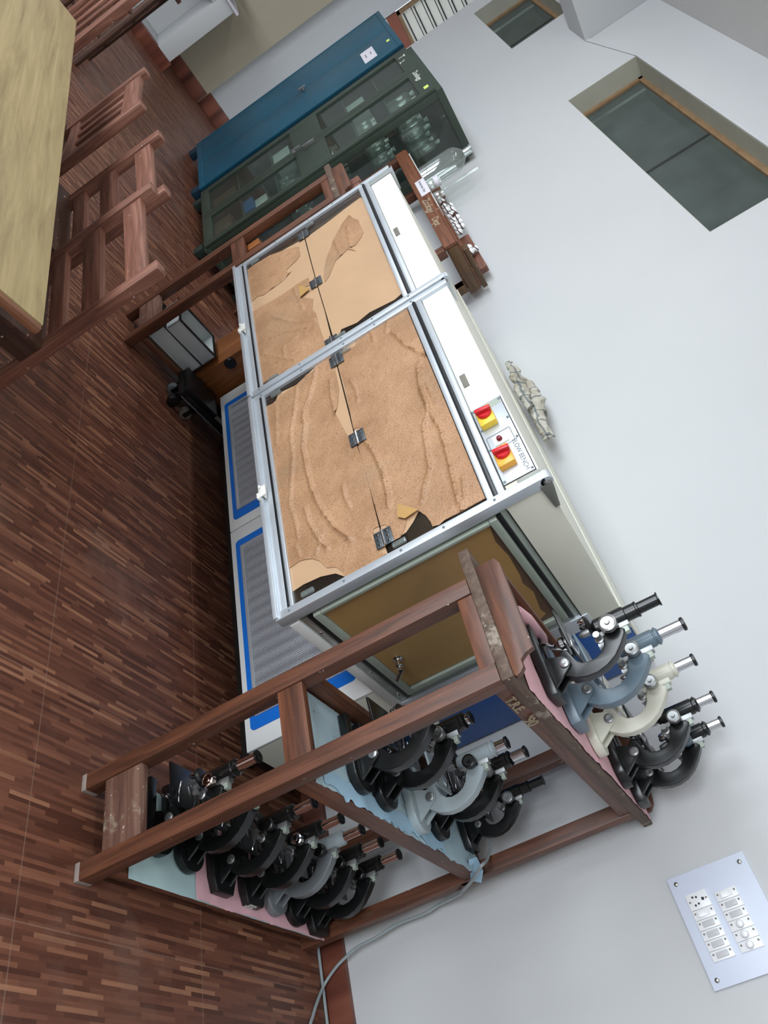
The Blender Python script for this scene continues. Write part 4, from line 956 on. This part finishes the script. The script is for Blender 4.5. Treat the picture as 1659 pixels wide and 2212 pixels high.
MB().lathe([(.030, 0), (.033, .01), (.033, .06), (.026, .075), (.026, .092), (0, .092)], (-4.73, 2.33, 1.5865)).build('jar_body', 'bottle_glass', jr, 0)
MB().lathe([(.0335, 0), (.0337, .03)], (-4.73, 2.33, 1.640)).build('jar_label', 'paper_white', jr, 0)
tag(MB().lathe([(.028, 0), (.03, .008), (.03, .04), (.018, .055), (.018, .07), (0, .07)], (-4.62, 2.36, 1.5865)).build('glass_vial', 'bottle_glass', None, 0), 'low greenish glass vial between the jar and the white beads', 'vial')
# white and brown rounded pieces along the ledge
random.seed(3)
beads = []
for i, (x, L, br_) in enumerate(((-4.763, 0, 1), (-4.729, 0, 0), (-4.684, 0, 1), (-4.662, 0, 0), (-4.636, 1, 0), (-4.601, 0, 0), (-4.585, 1, 0), (-4.547, 1, 0), (-4.521, 0, 0), (-4.506, 1, 1), (-4.467, 1, 0), (-4.444, 0, 0), (-4.398, 0, 0), (-4.406, 1, 0), (-4.352, 0, 0), (-4.350, 1, 0), (-4.296, 0, 0), (-4.089, 0, 0), (-4.055, 1, 0), (-4.043, 0, 0))):
    r_ = .019 + .003 * (i % 3) / 2
    beads.append((x, 2.462 + (.006 if L else 0), 1.6022 + .032 * L, r_, br_))
lab_ = 'white bead with brown bands in the row along the tall stand ledge'
for i, (x, y, z, r, br_) in enumerate(beads):
    mb = MB().lathe([(0, 0), (r * .6, r * .25), (r, r), (r * .85, r * 1.5), (r * .4, r * 1.9), (0, r * 1.95)], (x, y, z), (0, 0, 1), 18)
    ob = mb.build('banded_bead', 'shell_brown' if br_ else 'shell_white', None, 0)
    tag(ob, lab_ if not br_ else 'plain dark brown bead in the row along the tall stand ledge', 'bead', 'white and brown beads on the stand ledge' if not br_ else 'brown beads on the stand ledge')
    if not br_:
        a = random.uniform(-.5, .5)
        MB().lathe([(r * 1.0, 0), (r * 1.03, .003), (r * 1.0, .006)], (x, y, z + r * .95), (a, -.3, 1), 18).build('brown_band', 'shell_brown', ob, 0)
# ================================================================ CUPBOARDS
def wall_box(name, mat, t, x0, x1, y0, y1, z0, z1): return B(name, mat, t, x0, x1, y0, y1, z0, z1, .003)
# green glazed cupboard
GX0, GX1, GY0, GY1, GZ0, GZ1 = -6.165, -5.235, 2.05, 2.56, .075, 1.965
gc = thing('glazed_cupboard', 'dark green steel cupboard with glazed doors and glass side, beside the blue one', 'cupboard', ((GX0 + GX1) / 2, 2.3, 0))
t_ = .02
MB().box(GX0, GX1, GY1 - .02, GY1, GZ0, GZ1).box(GX0, GX0 + t_, GY0 + .02, GY1 - .02, GZ0, GZ1).box(GX0 + t_, GX1, GY0 + .02, GY1 - .02, GZ1 - .05, GZ1).box(GX0 + t_, GX1, GY0 + .02, GY1 - .02, GZ0, GZ0 + .05).box(GX1 - t_, GX1, GY0 + .02, GY0 + .07, GZ0 + .05, GZ1 - .05).box(GX1 - t_, GX1, GY1 - .07, GY1 - .02, GZ0 + .05, GZ1 - .05).box(GX1 - t_, GX1, GY0 + .07, GY1 - .07, .97, 1.03).build('cupboard_body', 'cupboard_green', gc, .003)
B('inside_back', 'cupboard_back', gc, GX0 + .021, GX1 - .021, GY1 - .026, GY1 - .0205, GZ0 + .05, GZ1 - .05, 0)
B('side_pane', 'cabinet_glass', gc, GX1 - .012, GX1 - .008, GY0 + .07, GY1 - .07, GZ0 + .05, .97, 0)
B('side_pane', 'cabinet_glass', gc, GX1 - .012, GX1 - .008, GY0 + .07, GY1 - .07, 1.03, GZ1 - .05, 0)
SH = (.42, .72, 1.03, 1.36, 1.62)
for z in SH: B('inner_shelf', 'cupboard_inside', gc, GX0 + .022, GX1 - .022, GY0 + .03, GY1 - .03, z - .012, z, .001)
for z in (.95, 1.285):
    for a, b, c, d in ((GX0 - .0, 0, 0, 0),): pass
xm = -5.70
for k, (a, b) in enumerate(((GX0 + .006, xm - .002), (xm + .002, GX1 - .006))):
    d = thing_part('door', gc, None)
    fr = MB(); z0, z1 = GZ0 + .02, GZ1 - .04; y0, y1 = GY0 - .002, GY0 + .018; st = .055
    fr.box(a, a + st, y0, y1, z0, z1).box(b - st, b, y0, y1, z0, z1).box(a + st, b - st, y0, y1, z0, z0 + .075).box(a + st, b - st, y0, y1, z1 - .10, z1).box(a + st, b - st, y0, y1, .91, 1.15)
    o = fr.build('door', 'cupboard_green', gc, .002)
    bpy.data.objects.remove(d)
    B('pane', 'cabinet_glass', o, a + st, b - st, y0 + .012, y0 + .015, z0 + .075, .91, 0)
    B('pane', 'cabinet_glass', o, a + st, b - st, y0 + .012, y0 + .015, 1.15, z1 - .10, 0)
    if k == 1:
        text('painted_name', 'Zoology', .05, (-5.66, GY0 - .0026, 1.865), (1, 0, 0), (0, 0, 1), 'chalk_white', o, .0008)
        B('sticker', 'note_green', o, -5.35, -5.31, GY0 - .0032, GY0 - .0022, 1.868, 1.90, 0)
        B('door_handle', 'brushed', o, xm + .03, xm + .05, GY0 - .03, GY0 - .002, .98, 1.08, .004)
        MB().box(xm + .03, xm + .045, GY0 - .045, GY0 - .031, .90, .975, ).box(xm + .05, xm + .075, GY0 - .04, GY0 - .032, .905, .93).build('key', 'brushed', o, .002)
    else:
        text('painted_name', 'T', .07, (-6.05, GY0 - .0026, 1.845), (1, 0, 0), (0, 0, 1), 'chalk_white', o, .001)
        text('painted_name', '2.', .055, (-5.96, GY0 - .0026, 1.835), (1, 0, 0), (0, 0, 1), 'chalk_white', o, .0008)
for (x, y) in ((GX0 + .02, GY0 + .02), (GX1 - .09, GY0 + .0), (GX0 + .02, GY1 - .08), (GX1 - .09, GY1 - .08)):
    B('foot', 'cupboard_back', gc, x, x + .07, y, y + .06, 0, GZ0, .004)
# contents
random.seed(11)
def fill(z, x0, x1, yA, yB, hs, r, lab, grp, dx=.10, dy=.13):
    x = x0
    while x < x1:
        y = yA
        while y < yB:
            h = random.choice(hs); rr = r * random.uniform(.85, 1.1)
            bottle('glass_bottle', lab, 'bottle', grp, x + random.uniform(-.006, .006), y + random.uniform(-.006, .006), z + .0005, rr, h, rr * .42, .02)
            y += dy
        x += dx
fill(1.62, -5.64, -5.28, 2.14, 2.46, (.10, .13), .034, 'clear glass bottle on the top shelf inside the green cupboard', 'bottles on the top cupboard shelf')
fill(1.36, -5.64, -5.28, 2.14, 2.46, (.08, .10), .034, 'clear glass bottle on the second shelf from the top in the green cupboard', 'bottles on the second cupboard shelf')
fill(1.03, -5.60, -5.28, 2.14, 2.46, (.10, .12), .032, 'clear glass bottle on the middle shelf inside the green cupboard', 'bottles on the middle cupboard shelf')
fill(.72, -5.62, -5.36, 2.14, 2.40, (.06, .09), .030, 'short glass bottle low down inside the green cupboard', 'bottles on the low cupboard shelf', .10, .12)
tag(B('storage_box', 'box_blue', None, -5.62, -5.44, 2.09, 2.30, .4205, .50, .004), 'small blue box low down inside the green cupboard', 'box')
tag(B('storage_box', 'tray_white', None, -5.60, -5.45, 2.12, 2.28, .5005, .60, .004), 'whitish box standing on the blue box inside the green cupboard', 'box')
tag(B('storage_box', 'box_brown', None, -5.62, -5.35, 2.10, 2.40, .126, .30, .004), 'brown cardboard box on the cupboard floor behind the right door', 'box')
tag(B('storage_box', 'box_brown', None, -6.08, -5.80, 2.12, 2.44, .126, .36, .004), 'brown cardboard box on the cupboard floor behind the left door', 'box')
tag(B('paper_stack', 'tray_white', None, -6.06, -5.82, 2.10, 2.42, .7205, .86, .002), 'white paper stack behind the lower left cupboard pane', 'paper')
tag(B('paper_stack', 'tray_white', None, -6.06, -5.84, 2.12, 2.44, 1.3605, 1.50, .002), 'white paper stack behind the upper left cupboard pane', 'paper')
# blue cupboard
UX0, UX1, UZ0, UZ1 = -7.18, -6.235, .085, 1.93
bc = thing('steel_cupboard', 'tall blue steel cupboard with scuffed double doors, beyond the green one', 'cupboard', ((UX0 + UX1) / 2, 2.3, 0))
MB().box(UX0, UX1, 2.062, 2.56, UZ0, UZ1).build('cupboard_body', 'cupboard_blue_dark', bc, .003)
MB().box(UX0, UX1, 2.044, 2.0615, UZ1 - .035, UZ1).box(UX0, UX1, 2.044, 2.0615, UZ0, UZ0 + .055).box(UX0, UX0 + .02, 2.044, 2.0615, UZ0 + .055, UZ1 - .035).box(UX1 - .022, UX1, 2.044, 2.0615, UZ0 + .055, UZ1 - .035).build('front_frame', 'cupboard_blue', bc, .002)
xm2 = -6.70
for k, (a, b) in enumerate(((UX0 + .021, xm2 - .001), (xm2 + .001, UX1 - .023))):
    o = B('door', 'cupboard_blue', bc, a, b, 2.046, 2.0612, UZ0 + .056, UZ1 - .036, .002)
    if k == 1:
        n_ = B('notice', 'paper_white', o, -6.58, -6.34, 2.0445, 2.0457, 1.633, 1.738, 0)
        B('printed_line', 'ink', n_, -6.49, -6.44, 2.0438, 2.0444, 1.702, 1.710, 0); B('printed_line', 'ink', n_, -6.50, -6.43, 2.0438, 2.0444, 1.660, 1.668, 0)
        B('sticker', 'note_green', o, -6.49, -6.45, 2.0448, 2.0458, 1.845, 1.870, 0)
        MB().box(xm2 + .03, xm2 + .05, 2.010, 2.022, 1.09, 1.16).cyl((xm2 + .04, 2.022, 1.13), (xm2 + .04, 2.0455, 1.13), .012).build('door_handle', 'brushed', o, .003)
B('hasp', 'black_plastic', bc, UX0 - .02, UX0 - .001, 2.05, 2.08, .60, .68, .004)
for (x, y) in ((UX0 + .02, 2.05), (UX1 - .11, 2.05), (UX0 + .02, 2.48), (UX1 - .11, 2.48)):
    B('foot', 'cupboard_blue_dark', bc, x, x + .09, y, y + .06, 0, UZ0, .004)
# ================================================================ TABLE AND CHAIRS
tb = thing('laboratory_table', 'long laminate-topped wooden table with brown lipping at the left edge', 'table', (-2.48, .05, 0), rz=math.radians(3.6), local=True)
L_, W_ = 1.0, .43
def tl_(x0, x1, y0, y1, z0, z1, name, mat, bev=.003): return MB().box(x0, x1, y0, y1, z0, z1).build(name, mat, tb, bev)
tl_(-L_ + .0, L_ - .02, -W_, W_, .738, .760, 'table_top', 'table_top', .002)
tl_(L_ - .0195, L_, -W_, W_, .738, .7595, 'edge_lipping', 'table_edge', .008)
tl_(-L_ + .04, L_ - .06, W_ - .185, W_ - .16, .64, .737, 'apron', 'dark_wood_X')
tl_(-L_ + .04, L_ - .06, -W_ + .16, -W_ + .185, .64, .737, 'apron', 'dark_wood_X')
tl_(L_ - .13, L_ - .105, -W_ + .186, W_ - .186, .64, .737, 'apron', 'dark_wood_Y')
tl_(-L_ + .06, L_ - .14, -W_ + .10, -W_ + .118, .10, .737, 'light_block_panel', 'dark_wood_X')  # unseen panel, added to block window light and darken the space underneath
for sx in (-1, 1):
    for sy in (-1, 1):
        xx = sx * (L_ - .18); yy = sy * (W_ - .20)
        tl_(xx - .03, xx + .03, yy - .028, yy + .028, 0, .7375, 'leg', 'dark_wood_Z')
def chair(label, x, y, rz, w, ztop, kind, seatd=.36, group=None):
    """back posts at local y=0 (towards the wall), seat runs to -y"""
    t = thing('wooden_chair', label, 'chair', (x, y, 0), group, rz, local=True); pw = .044; h = w / 2
    for sx in (-1, 1):
        a = sx * h - (pw if sx > 0 else 0)
        MB().box(a, a + pw, -.036, 0, 0, ztop).build('back_post', 'chair_wood_Z', t, .005)
        MB().box(a, a + pw, -seatd, -seatd + .04, 0, .43).build('front_leg', 'dark_wood_Z', t, .004)
        MB().box(a + .008, a + pw - .008, -seatd + .04, -.036, .16, .20).build('side_stretcher', 'dark_wood_Y', t, .003)
        MB().box(a + .004, a + pw - .004, -seatd + .04, -.036, .37, .43).build('side_rail', 'dark_wood_Y', t, .003)
    MB().box(-h, h, -seatd - .01, -.037, .4305, .452).build('seat', 'dark_wood_X', t, .004)
    if kind == 'ladder':
        for (z0, z1) in ((ztop - .115, ztop - .045), (ztop - .275, ztop - .205), (ztop - .40, ztop - .345)):
            MB().box(-h + pw, h - pw, -.030, -.008, z0, z1).build('back_slat', 'chair_wood_X', t, .003)
    else:
        MB().box(-h + pw, h - pw, -.030, -.006, ztop - .10, ztop - .025).build('back_rail', 'chair_wood_X', t, .003)
        MB().box(-h + pw, h - pw, -.030, -.006, .47, .52).build('back_rail', 'chair_wood_X', t, .003)
        n = 4; g = (w - 2 * pw)
        for i in range(n):
            cx_ = -h + pw + g * (i + .5) / n
            MB().box(cx_ - .019, cx_ + .019, -.024, -.012, .52, ztop - .10).build('back_slat', 'chair_wood_Z', t, .002)
    MB().box(-h + pw, h - pw, -.030, -.008, .37, .43).build('rear_rail', 'dark_wood_X', t, .003)
    return t
GC = None
chair('ladder-back wooden chair nearest the camera, pushed up to the table', -2.265, .775, math.radians(4.6), .50, .862, 'ladder', group=GC)
chair('ladder-back wooden chair second from the camera, behind the nearest one', -2.80, .800, math.radians(4.5), .46, .862, 'ladder', group=GC)
chair('wooden chair with upright slats, third along the table', -3.315, .700, math.radians(-1), .46, .855, 'slat', group=GC)
chair('wooden chair beyond the table corner, cut by the photo edge', -4.32, .545, math.radians(6), .50, .95, 'slat', group=GC)
stl = thing('tall_stool', 'dark wooden tall stool with crossbars far behind the table', 'stool', (-6.2, .78, 0))
for (x, y) in ((-6.42, .96), (-6.02, .88), (-6.42, .60), (-6.02, .60)):
    MB().cyl((x, y, 0), (x + (.05 if x < -6.2 else -.03), y, .78), .024, .026, 10).build('leg', 'dark_wood_Z', stl, 0)
for z in (.16, .42):
    MB().cyl((-6.41, .955, z), (-6.03, .885, z + .02), .012, .012, 8).build('crossbar', 'dark_wood_X', stl, 0)
    MB().cyl((-6.03, .885, z + .08), (-6.03, .60, z + .08), .012, .012, 8).build('crossbar', 'dark_wood_X', stl, 0)
B('seat', 'dark_wood_X', stl, -6.45, -6.0, .58, .98, .781, .81, .006)
B('apron', 'dark_wood_X', stl, -6.38, -6.06, .86, .885, .66, .78, .004)
# ================================================================ WALL SWITCH BOARD
sb = thing('switch_board', 'pale switch board with two rows of switches, on the near end of the wall', 'switch board', (-.5, 2.59, 1.3))
sx0, sx1, sz0, sz1 = -.705, -.300, 1.207, 1.44
sx1 = -.408
pl = B('plate', 'switch_plate', sb, sx0, sx1, 2.5905, 2.5995, 1.2055, 1.4405, .0015)
for (x, z) in ((-.684, 1.227), (-.681, 1.420), (-.430, 1.224), (-.430, 1.420)):
    MB().lathe([(.0065, 0), (.0065, .002), (.004, .004), (0, .0045)], (x, 2.5905, z), (0, -1, 0), 16).build('screw_cap', 'zinc', pl, 0)
def module(x0, x1, z0, z1, kind):
    o = B('module', 'switch_white', pl, x0 + .0004, x1 - .0004, 2.586, 2.5904, z0, z1, .0008)
    zc_ = (z0 + z1) / 2; xc = (x0 + x1) / 2
    for z in (z0 + .007, z1 - .007): MB().lathe([(.0028, 0), (.0028, .0008), (0, .001)], (x0 + .009 if kind != 'socket' else xc, 2.586, z), (0, -1, 0), 10).build('module_screw', 'rubber', o, 0)
    if kind == 'rocker' or kind == 'on':
        M_ = Matrix.Translation((xc, 2.585, zc_)) @ Matrix.Rotation(math.radians(7 if kind == 'rocker' else -7), 4, 'X')
        MB().box(-.0075, .0075, -.003, .002, -.017, .017, M_).build('rocker', 'rocker_grey' if kind == 'rocker' else 'switch_white', o, .001)
    elif kind == 'knob':
        MB().lathe([(.011, 0), (.010, .007), (.007, .010), (0, .011)], (xc, 2.586, zc_ - .002), (0, -1, 0), 20).build('dimmer_knob', 'switch_white', o, 0)
    else:
        for dx, dz, r in ((0, .014, .0045), (-.009, -.002, .003), (-.011, -.012, .003), (.009, -.002, .003), (.011, -.012, .003)):
            MB().lathe([(r, 0), (r, .0006), (0, .0006)], (xc + dx, 2.586, zc_ + dz), (0, -1, 0), 14).build('pin_hole', 'hole', o, 0)
x = -.648; z0, z1 = 1.236, 1.298
module(x, x + .045, z0, z1, 'socket'); x += .045
for k in range(5): module(x, x + .0268, z0, z1, 'on' if k == 0 else 'rocker'); x += .0268
x = -.629; z0, z1 = 1.316, 1.379
for k in range(6): module(x, x + .0268, z0, z1, ('on', 'rocker', 'rocker', 'knob', 'knob', 'knob')[k]); x += .0268
# ================================================================ CABLES
cab = [(-1.08, 2.475, .705), (-1.0, 2.475, .730), (-.955, 2.466, .750), (-.926, 2.447, .746), (-.885, 2.40, .742), (-.8615, 2.36, .735), (-.8585, 2.437, .664), (-.8585, 2.482, .612), (-.867, 2.535, .565)]
cab += [tuple(at(px, py, 1, 2.562)) for px, py in ((948, 1955), (918, 1973), (858, 1997), (812, 2025), (774, 2045), (752, 2063), (729, 2086))]
cab += [(-.79, 2.565, .030), (-.765, 2.556, .0085), (-.718, 2.514, .0058), (-.675, 2.479, .0058), (-.63, 2.45, .0058), (-.5, 2.42, .0058)]
def smooth_pts(P, n=6):
    P = [Vector(p) for p in P]; out = []
    for i in range(len(P) - 1):
        p0 = P[max(i - 1, 0)]; p1 = P[i]; p2 = P[i + 1]; p3 = P[min(i + 2, len(P) - 1)]
        for j in range(n):
            t = j / n; out.append(.5 * ((2 * p1) + (-p0 + p2) * t + (2 * p0 - 5 * p1 + 4 * p2 - p3) * t * t + (-p0 + 3 * p1 - 3 * p2 + p3) * t ** 3))
    out.append(P[-1]); return out
pw_ = thing('power_cable', 'grey power cable looping from the middle shelf down the wall to the skirting', 'cable', (-.9, 2.55, 0))
MB().tube(smooth_pts(cab), .0052, 10).build('cord', 'cable_grey', pw_, 0)
fl = [(-.92, 2.563, .0055), (-.80, 2.563, .0055), (-.66, 2.562, .0055), (-.50, 2.558, .0055), (-.35, 2.555, .0055), (-.1, 2.55, .0055)]
pass
tag(MB().tube(smooth_pts(fl), .0052, 10).build('floor_cable', 'cable_grey', None, 0), 'pale grey cable running straight along the foot of the skirting', 'cable')
pg = thing('plugged_lead', 'grey angled plug and lead hanging behind the last bottom-shelf microscope', 'plug', (-.90, 2.55, .5))
MB().tube(smooth_pts([(-1.04, 2.575, .69), (-.99, 2.575, .65), (-.955, 2.57, .59), (-.93, 2.565, .545)]), .006, 10).build('lead', 'plug_grey', pg, 0)
MB().prism([(-.945, .50), (-.905, .50), (-.895, .53), (-.915, .56), (-.935, .56), (-.95, .535)], 1, 2.548, 2.575).build('plug_body', 'plug_grey', pg, .004)
MB().cyl((-.935, 2.56, .500), (-.935, 2.56, .482), .003).cyl((-.917, 2.56, .500), (-.917, 2.56, .482), .003).build('pins', 'chrome', pg, 0)
# ---------------------------------------------------------------- tidy helper data
for o in bpy.data.objects:
    if '_w' in o: del o['_w']
